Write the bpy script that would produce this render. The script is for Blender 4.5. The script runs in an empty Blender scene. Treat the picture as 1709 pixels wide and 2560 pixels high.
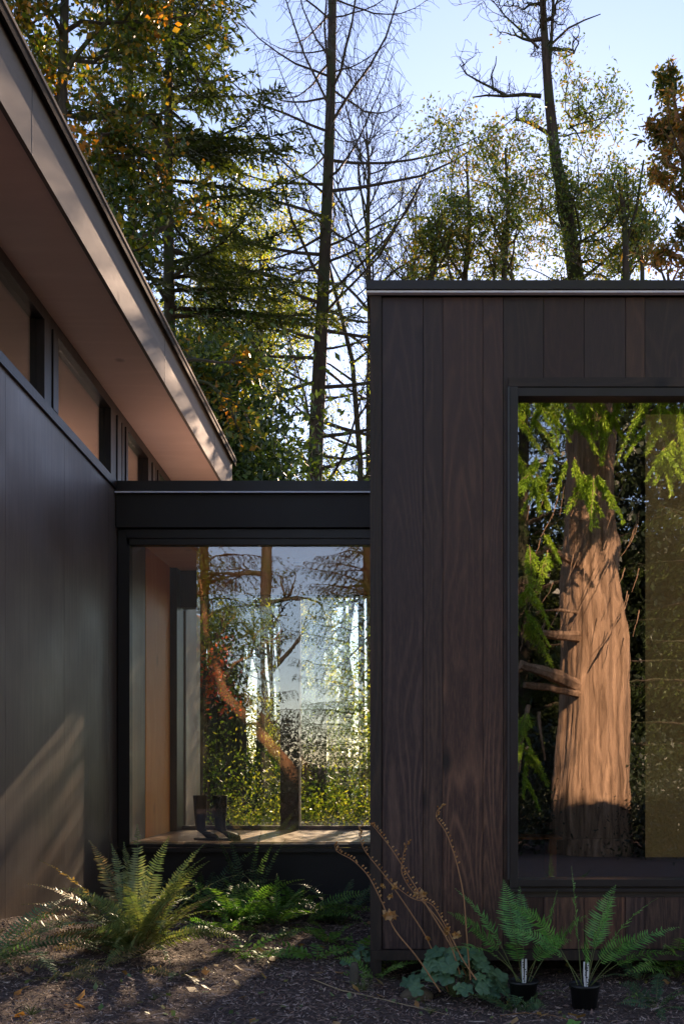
import bpy, math, random
import numpy as np
from mathutils import Vector

SC = bpy.context.scene
COL = SC.collection
F = 2490.0; CX, CY = 1040.0, 1912.0; EYE = 1.43
def P(px, py, D):
    return np.array([(px-CX)/F*D, D, EYE+(CY-py)/F*D])
rad = math.radians

# ------------------------------------------------------------------ mesh helpers
class MB:
    def __init__(s): s.V=[]; s.Fc=[]; s.n=0; s.polys=[]
    def add(s, V, Fq):
        V=np.asarray(V,float); Fq=np.asarray(Fq,int)
        s.V.append(V); s.Fc.append(Fq+s.n); s.n+=len(V)
    def poly(s, V, faces):
        V=np.asarray(V,float); s.V.append(V)
        for f in faces: s.polys.append([i+s.n for i in f])
        s.n+=len(V)
    def box(s,x0,x1,y0,y1,z0,z1):
        s.add([(x0,y0,z0),(x1,y0,z0),(x1,y1,z0),(x0,y1,z0),(x0,y0,z1),(x1,y0,z1),(x1,y1,z1),(x0,y1,z1)],
              [(0,3,2,1),(4,5,6,7),(0,1,5,4),(1,2,6,5),(2,3,7,6),(3,0,4,7)])
    def sbox(s,x0,x1,y0,y1,zb0,zt0,zb1,zt1):
        # box whose bottom/top heights differ at y0 and y1
        s.add([(x0,y0,zb0),(x1,y0,zb0),(x1,y1,zb1),(x0,y1,zb1),(x0,y0,zt0),(x1,y0,zt0),(x1,y1,zt1),(x0,y1,zt1)],
              [(0,3,2,1),(4,5,6,7),(0,1,5,4),(1,2,6,5),(2,3,7,6),(3,0,4,7)])
    def tube(s, pts, rs, n=6, cap=False):
        pts=np.asarray(pts,float); rs=np.broadcast_to(np.asarray(rs,float),(len(pts),))
        t=np.gradient(pts,axis=0); t/=np.linalg.norm(t,axis=1)[:,None]+1e-9
        up=np.array([0,0,1.0]) if abs(t[0][2])<.9 else np.array([1.0,0,0])
        u=np.cross(t,up); u/=np.linalg.norm(u,axis=1)[:,None]+1e-9
        v=np.cross(t,u)
        a=np.linspace(0,2*math.pi,n,endpoint=False)
        V=(pts[:,None,:]+rs[:,None,None]*(np.cos(a)[None,:,None]*u[:,None,:]+np.sin(a)[None,:,None]*v[:,None,:])).reshape(-1,3)
        m=len(pts); q=[]
        i=np.arange(m-1)[:,None]*n; j=np.arange(n)[None,:]; k=(j+1)%n
        q=np.stack([i+j,i+k,i+n+k,i+n+j],-1).reshape(-1,4)
        s.add(V,q)
        if cap:
            s.poly(V[-n:],[list(range(n))]); s.poly(V[:n],[list(range(n))[::-1]])
    def quads(s, V4):
        V4=np.asarray(V4); n=len(V4)
        if n: s.add(V4.reshape(-1,3), np.arange(n*4).reshape(n,4))
    def mesh(s,name):
        me=bpy.data.meshes.new(name)
        V=np.concatenate(s.V) if s.V else np.zeros((0,3))
        Q=np.concatenate(s.Fc) if s.Fc else np.zeros((0,4),int)
        loops=list([Q.reshape(-1)]); st=list(range(0,len(Q)*4,4)); tot=[4]*len(Q); c=len(Q)*4
        for p in s.polys: loops.append(np.array(p)); st.append(c); tot.append(len(p)); c+=len(p)
        L=np.concatenate(loops).astype(np.int32)
        me.vertices.add(len(V)); me.vertices.foreach_set('co',V.astype(np.float32).ravel())
        me.loops.add(len(L)); me.loops.foreach_set('vertex_index',L)
        me.polygons.add(len(st)); me.polygons.foreach_set('loop_start',np.array(st,np.int32))
        try: me.polygons.foreach_set('loop_total',np.array(tot,np.int32))
        except Exception: pass
        me.update(calc_edges=True); me.validate()
        return me
    def build(s,name,mat,parent=None,smooth=False,bevel=0):
        me=s.mesh(name); me.materials.append(mat)
        me.polygons.foreach_set('use_smooth',np.full(len(me.polygons),bool(smooth)))
        o=bpy.data.objects.new(name,me); COL.objects.link(o)
        if parent is not None:
            o.parent=parent
            if parent.type=='EMPTY' or True:
                o.location=-np.array(abs_loc(parent))
        if bevel:
            m=o.modifiers.new('bevel','BEVEL'); m.width=bevel; m.segments=2; m.limit_method='ANGLE'
        return o
def abs_loc(o):
    l=np.array(o.location)
    while o.parent is not None:
        o=o.parent; l=l+np.array(o.location)
    return l
def tag(o,label=None,cat=None,group=None,kind=None):
    if label: o['label']=label
    if cat: o['category']=cat
    if group: o['group']=group
    if kind: o['kind']=kind
    return o
def empty(name,loc,label,cat,group=None):
    o=bpy.data.objects.new(name,None); COL.objects.link(o); o.location=loc; o.empty_display_size=.1
    return tag(o,label,cat,group)

# ------------------------------------------------------------------ materials
def mat(name):
    m=bpy.data.materials.new(name); m.use_nodes=True
    nt=m.node_tree
    for n in list(nt.nodes): nt.nodes.remove(n)
    return m,nt
class NT:
    def __init__(s,nt): s.nt=nt
    def __call__(s,typ,ins=None,**kw):
        n=s.nt.nodes.new(typ)
        for k,v in kw.items(): setattr(n,k,v)
        if ins:
            for k,v in ins.items():
                if hasattr(v,'is_linked') or isinstance(v,bpy.types.NodeSocket): s.nt.links.new(v,n.inputs[k])
                else: n.inputs[k].default_value=v
        return n
    def ramp(s,fac,stops,interp='LINEAR'):
        n=s.nt.nodes.new('ShaderNodeValToRGB'); s.nt.links.new(fac,n.inputs[0])
        cr=n.color_ramp; cr.interpolation=interp
        while len(cr.elements)<len(stops): cr.elements.new(.5)
        for e,(p,c) in zip(cr.elements,stops):
            e.position=p; e.color=(*c,1) if len(c)==3 else c
        return n.outputs[0]
    def math(s,op,a,b=None,c=None):
        n=s.nt.nodes.new('ShaderNodeMath'); n.operation=op
        for i,v in enumerate((a,b,c)):
            if v is None: continue
            if isinstance(v,(int,float)): n.inputs[i].default_value=v
            else: s.nt.links.new(v,n.inputs[i])
        return n.outputs[0]
    def mix(s,f,a,b,mode='MIX'):
        n=s.nt.nodes.new('ShaderNodeMix'); n.data_type='RGBA'; n.blend_type=mode
        for sock,v in ((n.inputs[0],f),(n.inputs[6],a),(n.inputs[7],b)):
            if isinstance(v,(int,float)): sock.default_value=v
            elif isinstance(v,tuple): sock.default_value=(*v,1) if len(v)==3 else v
            else: s.nt.links.new(v,sock)
        return n.outputs[2]
    def out(s,sh): s('ShaderNodeOutputMaterial',{'Surface':sh})

def simple(name,col,rough=.5,metal=0,noise=.15,nscale=8,bump=0,bscale=60,spec=.5,stretch=(1,1,1)):
    m,nt=mat(name); N=NT(nt)
    tc=N('ShaderNodeTexCoord').outputs['Object']
    mp=N('ShaderNodeMapping',{'Vector':tc,'Scale':stretch}).outputs[0]
    nz=N('ShaderNodeTexNoise',{'Vector':mp,'Scale':nscale,'Detail':5.0,'Roughness':.6}).outputs['Fac']
    c=N.ramp(nz,[(.25,tuple(x*(1-noise) for x in col)),(.75,tuple(min(1,x*(1+noise)) for x in col))])
    r=N.math('MULTIPLY_ADD',nz,.25,rough-.12)
    ins={'Base Color':c,'Roughness':r,'Metallic':metal,'Specular IOR Level':spec}
    if bump:
        nb=N('ShaderNodeTexNoise',{'Vector':mp,'Scale':bscale,'Detail':6.0}).outputs['Fac']
        ins['Normal']=N('ShaderNodeBump',{'Height':nb,'Strength':bump,'Distance':.01}).outputs[0]
    b=N('ShaderNodeBsdfPrincipled',ins); N.out(b.outputs[0]); return m

def wood(name,dark,light,rough=.5,ring=14,contrast=.5,zs=.12,axis='z',bump=.25,vary=.5,spec=.5,footgrain=False,tints=None):
    """sawn wood: growth rings cut lengthways give long grain and pointed arches; every board has its own tone"""
    m,nt=mat(name); N=NT(nt)
    geo=N('ShaderNodeNewGeometry'); rnd=geo.outputs['Random Per Island']
    tc=N('ShaderNodeTexCoord').outputs['Object']
    off=N('ShaderNodeCombineXYZ',{'X':N.math('MULTIPLY',rnd,37.),'Y':N.math('MULTIPLY',rnd,91.),'Z':N.math('MULTIPLY',rnd,53.)}).outputs[0]
    sc={'z':(1,1,zs),'x':(zs,1,1),'y':(1,zs,1)}[axis]
    mp=N('ShaderNodeVectorMath',{0:N('ShaderNodeMapping',{'Vector':tc,'Scale':sc}).outputs[0],1:off},operation='ADD').outputs[0]
    big=N('ShaderNodeTexNoise',{'Vector':mp,'Scale':2.6,'Detail':2.0,'Distortion':.3}).outputs['Fac']
    ringv=N.math('SINE',N.math('MULTIPLY',big,ring*6.28))
    ringf=N.math('MULTIPLY_ADD',ringv,.5,.5)
    fine=N('ShaderNodeTexNoise',{'Vector':N('ShaderNodeMapping',{'Vector':mp,'Scale':tuple(1 if k==zs else 1 for k in sc)}).outputs[0],'Scale':90.,'Detail':6.0,'Roughness':.7}).outputs['Fac']
    patch=N('ShaderNodeTexNoise',{'Vector':tc,'Scale':1.3,'Detail':3.0}).outputs['Fac']
    g=N.math('MULTIPLY',N.math('POWER',ringf,3.0),contrast)
    g=N.math('MULTIPLY',g,N.ramp(patch,[(.35,(.15,)*3),(.65,(1,1,1))]))
    g=N.math('ADD',g,N.math('MULTIPLY',N.ramp(fine,[(.45,(0,0,0)),(.75,(1,1,1))]),.35))
    if footgrain:   # stronger, paler grain towards the foot of the boards
        z=N('ShaderNodeSeparateXYZ',{0:tc}).outputs[2]
        w=N.ramp(N.math('MULTIPLY',z,.2),[(.15,(1.3,)*3),(.75,(.35,)*3)])
        g=N.math('MULTIPLY',g,w)
    c=N.mix(g,dark,light)
    if tints:
        t=N.ramp(rnd,[(i/(len(tints)),tt) for i,tt in enumerate(tints)],'CONSTANT')
        c=N.mix(vary,c,N.mix(1.0,c,t,'MULTIPLY'))
    br=N.math('MULTIPLY_ADD',rnd,vary*.8,1-vary*.4)
    c=N.mix(1.0,c,N('ShaderNodeCombineColor',{0:br,1:br,2:br}).outputs[0],'MULTIPLY')
    # knots
    vo=N('ShaderNodeTexVoronoi',{'Vector':N('ShaderNodeVectorMath',{0:N('ShaderNodeMapping',{'Vector':tc,'Scale':(1,1,.55) if axis=='z' else (1,1,1)}).outputs[0],1:off},operation='ADD').outputs[0],'Scale':2.1}).outputs['Distance']
    kn=N.ramp(vo,[(.04,(0,0,0)),(.13,(1,1,1))])
    c=N.mix(kn,tuple(x*.35 for x in dark),c)
    h=N.math('ADD',N.math('MULTIPLY',fine,.6),N.math('MULTIPLY',ringf,.4))
    bp=N('ShaderNodeBump',{'Height':h,'Strength':bump,'Distance':.004}).outputs[0]
    rr=N.math('MULTIPLY_ADD',fine,.3,rough-.15)
    b=N('ShaderNodeBsdfPrincipled',{'Base Color':c,'Roughness':rr,'Normal':bp,'Specular IOR Level':spec}); N.out(b.outputs[0]); return m

def leafmat(name,cols,trans=.45,rough=.45,patch=1.2,gloss=.4):
    """leaf colours: drawn per leaf and drifting through the crown; light shines through"""
    m,nt=mat(name); N=NT(nt)
    rnd=N('ShaderNodeNewGeometry').outputs['Random Per Island']
    tc=N('ShaderNodeTexCoord').outputs['Object']
    nz=N('ShaderNodeTexNoise',{'Vector':tc,'Scale':patch,'Detail':3.0}).outputs['Fac']
    f=N.math('ADD',N.math('MULTIPLY',rnd,.55),N.math('MULTIPLY_ADD',nz,1.6,-.55))
    k=len(cols); c=N.ramp(f,[((i+.3)/k,cc) for i,cc in enumerate(cols)])
    b=N('ShaderNodeBsdfPrincipled',{'Base Color':c,'Roughness':rough,'Specular IOR Level':gloss})
    t=N('ShaderNodeBsdfTranslucent',{'Color':N.mix(1.0,c,(1.6,1.5,.7),'MULTIPLY')})
    x=N('ShaderNodeMixShader',{0:trans,1:b.outputs[0],2:t.outputs[0]}); N.out(x.outputs[0]); return m

def bark(name,c0,c1,scale=14,zs=.18,bump=.8,spec=.2,moss=None):
    m,nt=mat(name); N=NT(nt)
    tc=N('ShaderNodeTexCoord').outputs['Object']
    mp=N('ShaderNodeMapping',{'Vector':tc,'Scale':(1,1,zs)}).outputs[0]
    nz=N('ShaderNodeTexNoise',{'Vector':mp,'Scale':scale,'Detail':8.0,'Roughness':.65,'Distortion':.6}).outputs['Fac']
    c=N.ramp(nz,[(.3,c0),(.7,c1)])
    if moss:
        n2=N('ShaderNodeTexNoise',{'Vector':tc,'Scale':1.5,'Detail':5.0}).outputs['Fac']
        c=N.mix(N.ramp(n2,[(.45,(0,0,0)),(.6,(1,1,1))]),c,moss)
    bp=N('ShaderNodeBump',{'Height':nz,'Strength':bump,'Distance':.03}).outputs[0]
    b=N('ShaderNodeBsdfPrincipled',{'Base Color':c,'Roughness':.85,'Normal':bp,'Specular IOR Level':spec}); N.out(b.outputs[0]); return m

def glass(name,f0=.12,tint=(.93,.96,.95),wob=.0):
    m,nt=mat(name); N=NT(nt)
    lw=N('ShaderNodeLayerWeight',{'Blend':.5}).outputs['Facing']
    f=N.math('MULTIPLY_ADD',N.math('POWER',lw,5.0),1-f0,f0)
    ins={'Color':(1,1,1,1),'Roughness':0.0}
    if wob:
        tc=N('ShaderNodeTexCoord').outputs['Object']
        nz=N('ShaderNodeTexNoise',{'Vector':N('ShaderNodeMapping',{'Vector':tc,'Scale':(1,1,1.6)}).outputs[0],'Scale':5.0,'Detail':2.0}).outputs['Fac']
        ins['Normal']=N('ShaderNodeBump',{'Height':nz,'Strength':wob,'Distance':.01}).outputs[0]
    g=N('ShaderNodeBsdfGlossy',ins)
    t=N('ShaderNodeBsdfTransparent',{'Color':(*tint,1)})
    x=N('ShaderNodeMixShader',{0:f,1:t.outputs[0],2:g.outputs[0]}); N.out(x.outputs[0]); return m

M={}
M['board']=wood('stained_board',(.036,.0195,.0155),(.2,.115,.068),rough=.5,ring=20,contrast=.38,vary=.65,footgrain=True,
    tints=[(1.3,.9,.85),(1.0,.88,.88),(.9,.8,.8),(1.1,.92,.9),(1.0,.9,1.0),(.9,.85,1.15),(1.55,1.05,.9),(1.5,1.15,.85),(1.25,.95,.9)])
M['trimwood']=wood('rough_trim_wood',(.02,.012,.008),(.09,.05,.03),rough=.6,ring=16,contrast=.4,bump=.5,vary=.2)
M['headtrim']=wood('rough_head_trim',(.02,.012,.008),(.08,.048,.03),rough=.6,ring=16,contrast=.4,bump=.5,vary=.2,axis='x')
M['panel']=simple('smooth_dark_panel',(.1,.07,.058),rough=.45,noise=.3,nscale=5,stretch=(1,6,.4),bump=.06,bscale=50,spec=.6)
m,nt=mat('smooth_dark_panel'); N=NT(nt)
tc=N('ShaderNodeTexCoord').outputs['Object']; rnd=N('ShaderNodeNewGeometry').outputs['Random Per Island']
st=N('ShaderNodeTexNoise',{'Vector':N('ShaderNodeMapping',{'Vector':tc,'Scale':(1,7,.35)}).outputs[0],'Scale':4.,'Detail':8.0,'Roughness':.65}).outputs['Fac']
cl_=N('ShaderNodeTexNoise',{'Vector':tc,'Scale':1.4,'Detail':4.0}).outputs['Fac']
sp=N('ShaderNodeTexNoise',{'Vector':tc,'Scale':60.,'Detail':4.0}).outputs['Fac']
c=N.ramp(st,[(.3,(.11,.075,.06)),(.7,(.18,.128,.103))])
c=N.mix(N.math('MULTIPLY',N.ramp(cl_,[(.4,(0,0,0)),(.7,(1,1,1))]),.35),c,(.15,.115,.1))
z=N('ShaderNodeSeparateXYZ',{0:tc}).outputs[2]
dirt=N.math('MULTIPLY',N.ramp(z,[(.15,(1,1,1)),(.75,(0,0,0))]),N.ramp(sp,[(.45,(0,0,0)),(.62,(1,1,1))]))
c=N.mix(N.math('MULTIPLY',dirt,.7),c,(.2,.15,.11))
br=N.math('MULTIPLY_ADD',rnd,.25,.87); c=N.mix(1.0,c,N('ShaderNodeCombineColor',{0:br,1:br,2:br}).outputs[0],'MULTIPLY')
r=N.math('MULTIPLY_ADD',cl_,.5,.22)
bp=N('ShaderNodeBump',{'Height':N.math('ADD',cl_,N.math('MULTIPLY',sp,.03)),'Strength':.25,'Distance':.02}).outputs[0]
b=N('ShaderNodeBsdfPrincipled',{'Base Color':c,'Roughness':r,'Normal':bp,'Specular IOR Level':.6}); N.out(b.outputs[0]); M['panel']=m
M['black']=simple('black_metal',(.022,.017,.0155),rough=.45,noise=.15,spec=.5)
M['blackpanel']=simple('black_fibre_panel',(.024,.019,.017),rough=.6,noise=.2,nscale=3,bump=.05)
M['flash']=simple('sky_tinted_flashing',(.85,.88,1.0),rough=.5,metal=.0,noise=.08)  # sky mirrored in the metal is put into this pale blue
M['darkwood']=wood('dark_window_wood',(.014,.008,.007),(.05,.028,.022),rough=.4,ring=10,contrast=.3,vary=.2)
M['soffit']=wood('soffit_wood',(.62,.42,.35),(.74,.53,.45),rough=.6,ring=5,contrast=.35,axis='x',bump=.05,vary=.1)
M['fascia']=wood('fascia_wood',(.14,.117,.102),(.195,.165,.143),rough=.75,ring=6,contrast=.5,axis='y',bump=.1,vary=.1,spec=.15)
M['ply']=wood('orange_plywood',(.8,.29,.05),(.9,.4,.1),rough=.5,ring=5,contrast=.6,bump=.05,vary=.1,zs=.2)
M['ceilply']=wood('ceiling_plywood',(.6,.3,.14),(.7,.4,.2),rough=.5,ring=5,contrast=.5,bump=.05,vary=.1,axis='x')
M['floor']=wood('pale_floor_boards',(.38,.23,.13),(.52,.36,.22),rough=.35,ring=6,contrast=.4,bump=.05,vary=.25,axis='x')
M['roofing']=simple('pale_roof_membrane',(.72,.6,.48),rough=.8,noise=.2,nscale=4,bump=.4)
M['roofmetal']=simple('dark_roof_metal',(.02,.017,.015),rough=.8,spec=.05)
M['alu']=simple('pale_metal_edge',(.6,.56,.5),rough=.4,metal=.2,noise=.08)
M['driprim']=simple('tan_edge_rim',(.26,.2,.15),rough=.8,noise=.1,spec=.1)
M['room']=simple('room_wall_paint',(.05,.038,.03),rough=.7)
M['shade']=simple('tan_roller_cloth',(.42,.25,.09),rough=.8,noise=.12,nscale=3,bump=.1,bscale=300)
M['orange']=simple('orange_timber_ledge',(.45,.12,.03),rough=.5)
M['glassL']=glass('link_glass',.095,wob=.012)
M['glassR']=glass('wing_glass',.23,tint=(.92,.93,.9),wob=.012)
M['glassB']=glass('rear_glass',.06)
M['glassC']=glass('clerestory_glass',.45,wob=.02)
M['rubber']=simple('black_rubber',(.008,.008,.008),rough=.6,noise=.3,nscale=12,bump=.1,spec=.3)
M['sole']=simple('boot_sole_rubber',(.02,.02,.02),rough=.7)
M['barkdk']=bark('fir_bark',(.018,.013,.009),(.07,.05,.035),moss=(.035,.042,.018))
M['barkgy']=bark('alder_bark',(.03,.024,.018),(.1,.08,.06),moss=(.05,.055,.025))
M['barkarb']=bark('madrone_bark',(.2,.09,.04),(.42,.21,.1),scale=5,bump=.3,moss=(.06,.05,.025))
M['barkced']=bark('cedar_bark',(.08,.045,.026),(.4,.255,.165),scale=13,zs=.07,bump=1.0)
M['thicket']=leafmat('painted_shade_leaves',[(.006,.011,.005),(.01,.018,.007),(.02,.032,.01)],trans=.1)  # forest shade is put into the near-black leaf colour
M['twig']=simple('dry_twig',(.045,.033,.025),rough=.8)
M['firleaf']=leafmat('fir_needles',[(.012,.024,.008),(.03,.055,.014),(.07,.1,.02)],trans=.35)
M['cedarleaf']=leafmat('cedar_sprays',[(.12,.24,.02),(.2,.36,.03),(.34,.48,.05)],trans=.3,patch=2.5)
M['mapleaf']=leafmat('maple_leaves',[(.015,.035,.006),(.03,.065,.01),(.07,.1,.014),(.16,.13,.016),(.4,.15,.02)],trans=.5,patch=.5)
M['yellowleaf']=leafmat('backlit_leaves',[(.05,.1,.018),(.14,.22,.03),(.34,.33,.06)],trans=.6)
M['bushleaf']=leafmat('dark_bush_leaves',[(.012,.03,.012),(.025,.055,.015),(.06,.1,.02)],trans=.35)
M['madleaf']=leafmat('madrone_leaves',[(.02,.045,.012),(.045,.09,.02),(.08,.13,.025),(.13,.16,.03),(.24,.16,.03)],trans=.4,patch=.9)
M['orleaf']=leafmat('orange_tinted_leaves',[(.025,.05,.012),(.05,.08,.018),(.16,.12,.025),(.36,.15,.035)],trans=.45,patch=1.5)
M['redleaf']=leafmat('red_maple_leaves',[(.05,.09,.02),(.35,.05,.03),(.5,.08,.04)],trans=.5)
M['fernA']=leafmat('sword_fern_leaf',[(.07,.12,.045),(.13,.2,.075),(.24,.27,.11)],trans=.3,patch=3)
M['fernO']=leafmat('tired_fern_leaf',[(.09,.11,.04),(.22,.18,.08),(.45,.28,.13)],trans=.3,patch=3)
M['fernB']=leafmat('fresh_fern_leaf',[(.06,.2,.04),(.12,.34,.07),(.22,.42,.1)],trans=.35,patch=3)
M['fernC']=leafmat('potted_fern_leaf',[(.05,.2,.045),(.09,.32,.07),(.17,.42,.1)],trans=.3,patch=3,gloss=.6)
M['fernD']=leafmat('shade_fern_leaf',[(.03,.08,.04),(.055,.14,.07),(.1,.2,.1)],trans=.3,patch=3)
M['round']=leafmat('lobed_leaf',[(.035,.11,.055),(.065,.17,.09),(.11,.23,.11)],trans=.2,patch=2,gloss=.5)
M['stem']=simple('green_stem',(.12,.15,.04),rough=.6)
M['drystem']=simple('dry_brown_stem',(.4,.19,.08),rough=.7)
M['dryleaf']=leafmat('dead_leaf',[(.3,.14,.05),(.5,.26,.1),(.62,.4,.2)],trans=.4,patch=9)
M['pot']=simple('black_nursery_plastic',(.006,.006,.006),rough=.5)
M['soil']=simple('potting_soil',(.015,.011,.008),rough=.95,bump=1)
M['tag']=simple('white_plastic_tag',(.75,.76,.74),rough=.5,noise=.1)
M['tagink']=simple('printed_black',(.02,.02,.02),rough=.6)
M['stone']=simple('tan_stone',(.17,.125,.075),rough=.85,noise=.4,nscale=12,bump=.8,bscale=25)

# mulch ground
m,nt=mat('earth'); N=NT(nt)
tc=N('ShaderNodeTexCoord').outputs['Object']
n1=N('ShaderNodeTexNoise',{'Vector':tc,'Scale':45.,'Detail':8.0,'Roughness':.7}).outputs['Fac']
n2=N('ShaderNodeTexNoise',{'Vector':tc,'Scale':1.1,'Detail':4.0}).outputs['Fac']
n3=N('ShaderNodeTexNoise',{'Vector':tc,'Scale':.12,'Detail':6.0}).outputs['Fac']
c=N.ramp(n1,[(.3,(.045,.032,.028)),(.6,(.14,.1,.088)),(.8,(.28,.2,.175))])
y=N('ShaderNodeSeparateXYZ',{0:tc}).outputs[1]
far=N.ramp(N.math('MULTIPLY',y,.02),[(.27,(0,0,0)),(.34,(1,1,1))])
gr=N.ramp(N('ShaderNodeTexNoise',{'Vector':tc,'Scale':9.,'Detail':8.0}).outputs['Fac'],[(.3,(.02,.035,.012)),(.7,(.09,.11,.035))])
c=N.mix(N.math('MULTIPLY',far,N.ramp(n2,[(.35,(0.5,)*3),(.6,(1,1,1))])),c,gr)
bp=N('ShaderNodeBump',{'Height':n1,'Strength':.6,'Distance':.015}).outputs[0]
b=N('ShaderNodeBsdfPrincipled',{'Base Color':c,'Roughness':.95,'Normal':bp,'Specular IOR Level':.15}); N.out(b.outputs[0]); M['earth']=m
m,nt=mat('lake_water'); N=NT(nt)
tc=N('ShaderNodeTexCoord').outputs['Object']
nz=N('ShaderNodeTexNoise',{'Vector':N('ShaderNodeMapping',{'Vector':tc,'Scale':(.4,1.5,1)}).outputs[0],'Scale':1.2,'Detail':5.0}).outputs['Fac']
bp=N('ShaderNodeBump',{'Height':nz,'Strength':.35,'Distance':.3}).outputs[0]
b=N('ShaderNodeBsdfPrincipled',{'Base Color':(.03,.05,.06,1),'Roughness':.12,'Normal':bp}); N.out(b.outputs[0]); M['water']=m
# litter: every needle and chip its own tone
def littermat(name,cols):
    m,nt=mat(name); N=NT(nt)
    rnd=N('ShaderNodeNewGeometry').outputs['Random Per Island']
    c=N.ramp(rnd,[(i/len(cols),cc) for i,cc in enumerate(cols)])
    b=N('ShaderNodeBsdfPrincipled',{'Base Color':c,'Roughness':.8,'Specular IOR Level':.25}); N.out(b.outputs[0]); return m
M['litter']=littermat('bark_chips',[(.07,.042,.034),(.23,.145,.115),(.13,.08,.065),(.32,.2,.155),(.24,.14,.11),(.38,.27,.225),(.48,.36,.3)])
M['gravel']=littermat('grey_gravel',[(.08,.08,.085),(.2,.2,.21),(.13,.13,.14),(.32,.32,.34)])
M['tinyleaf']=leafmat('tiny_leaf',[(.06,.12,.03),(.1,.2,.05),(.25,.2,.05),(.12,.22,.1)],trans=.2,patch=4)

# ------------------------------------------------------------------ ground
def gz(x,y):
    x=np.asarray(x,float); y=np.asarray(y,float)
    left=np.clip((-x-1.0)/2.0,0,1)**1.5*np.clip((10-y)/2.8,0,1)*.3*np.clip((y+2)/6,0,1)
    right=-.12*np.clip((x+.6)/.6,0,1)*np.clip((8-y),0,1)*np.clip((y-3)/2,0,1)
    rough=.018*np.sin(x*5.1+y*2.3)*np.sin(y*6.3-x*1.7)+.01*np.sin(x*17+3*np.sin(y*9))*np.sin(y*15.)
    near=np.clip(1-np.abs(y-6)/12,0,1)
    rise=.28*np.clip((y-14)/14,0,1)
    shore=-2.2*np.clip((y-38)/14,0,1)
    return left+right+rough*near+rise+shore
xs=np.unique(np.concatenate([np.linspace(-400,-12,24),np.linspace(-12,-3.4,14),np.linspace(-3.4,3.4,120),np.linspace(3.4,12,14),np.linspace(12,400,24)]))
ys=np.unique(np.concatenate([np.linspace(-400,-20,24),np.linspace(-20,4,24),np.linspace(4,10.2,120),np.linspace(10.2,60,50),np.linspace(60,80,4)]))
X,Y=np.meshgrid(xs,ys); Z=gz(X,Y)
mb=MB(); nx=len(xs); ny=len(ys)
i=np.arange(ny-1)[:,None]*nx; j=np.arange(nx-1)[None,:]
mb.add(np.stack([X,Y,Z],-1).reshape(-1,3),np.stack([i+j,i+j+1,i+nx+j+1,i+nx+j],-1).reshape(-1,4))
tag(mb.build('ground',M['earth'],smooth=True),'dark garden soil under bark mulch',kind='structure')
mb=MB(); mb.add([(-4000,44,-1.2),(4000,44,-1.2),(4000,5000,-1.2),(-4000,5000,-1.2)],[(0,1,2,3)])
tag(mb.build('water',M['water']),'open water beyond the trees',kind='structure')
# far shore ridge
rng=np.random.default_rng(5)
mb=MB(); hx=np.linspace(-2500,2500,120); hz=25+22*np.sin(hx*.004)+14*np.sin(hx*.011+1)+4*rng.standard_normal(120)
V=np.concatenate([np.stack([hx,np.full(120,1500.),np.full(120,-3.)],-1),np.stack([hx,np.full(120,1750.),hz],-1),np.stack([hx,np.full(120,2400.),np.full(120,-3.)],-1)])
i=np.arange(119); mb.add(V,np.concatenate([np.stack([i,i+1,i+121,i+120],-1),np.stack([i+120,i+121,i+241,i+240],-1)]))
tag(mb.build('hills',simple('far_hills',(.12,.16,.2),rough=1,nscale=.02)),'low wooded far shore',kind='structure')

# mulch litter
rng=np.random.default_rng(11)
def chips(n,xr,yr,L,W,mt,name,label,lift=.012,keep=None,tilt=.25):
    x=rng.uniform(*xr,n); y=rng.uniform(*yr,n)
    if keep is not None:
        k=keep(x,y); x=x[k]; y=y[k]; n=len(x)
    a=rng.uniform(0,6.283,n); l=rng.uniform(L*.4,L*1.3,n); w=rng.uniform(W*.5,W*1.4,n)
    p=rng.normal(0,tilt,n); d=np.stack([np.cos(a)*np.cos(p),np.sin(a)*np.cos(p),np.sin(p)],-1)
    s=np.stack([-np.sin(a),np.cos(a),rng.normal(0,.4,n)],-1)
    c=np.stack([x,y,gz(x,y)+rng.uniform(.002,lift,n)+np.abs(np.sin(p))*l*.4],-1)
    q=np.stack([c-d*l[:,None]/2-s*w[:,None]/2,c-d*l[:,None]/2*.7+s*w[:,None]/2,c+d*l[:,None]/2+s*w[:,None]/3,c+d*l[:,None]/2*.8-s*w[:,None]/2],1)
    mb=MB(); mb.quads(q); return tag(mb.build(name,mt),label,kind='stuff')
inside=lambda x,y: (gz(x,y)>-9)&~((x>-.3)&(y>7.35))&(x>-2.99)
chips(75000,(-3,2.6),(4.4,10),.034,.005,M['litter'],'bark_mulch','reddish brown shredded bark mulch and needles over the bed',keep=inside)
chips(420,(-3,2.2),(4.6,9.3),.035,.022,M['tinyleaf'],'leaf_litter','tiny green weeds and fallen yellow leaves on the mulch',lift=.03,keep=inside,tilt=.5)
chips(1100,(-3,2.6),(4.4,9.6),.07,.009,M['litter'],'fallen_bark','coarse bark pieces and snapped twigs scattered over the finer mulch',keep=inside,lift=.03)
chips(150,(-3,2.2),(4.6,9.3),.06,.045,M['dryleaf'],'fallen_leaves','dead brown leaves lying here and there on the mulch',lift=.03,keep=inside,tilt=.5)
chips(9000,(-4.5,2.0),(17,23),.05,.05,M['gravel'],'gravel','grey gravel path seen through the glass link',lift=.05)

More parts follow.
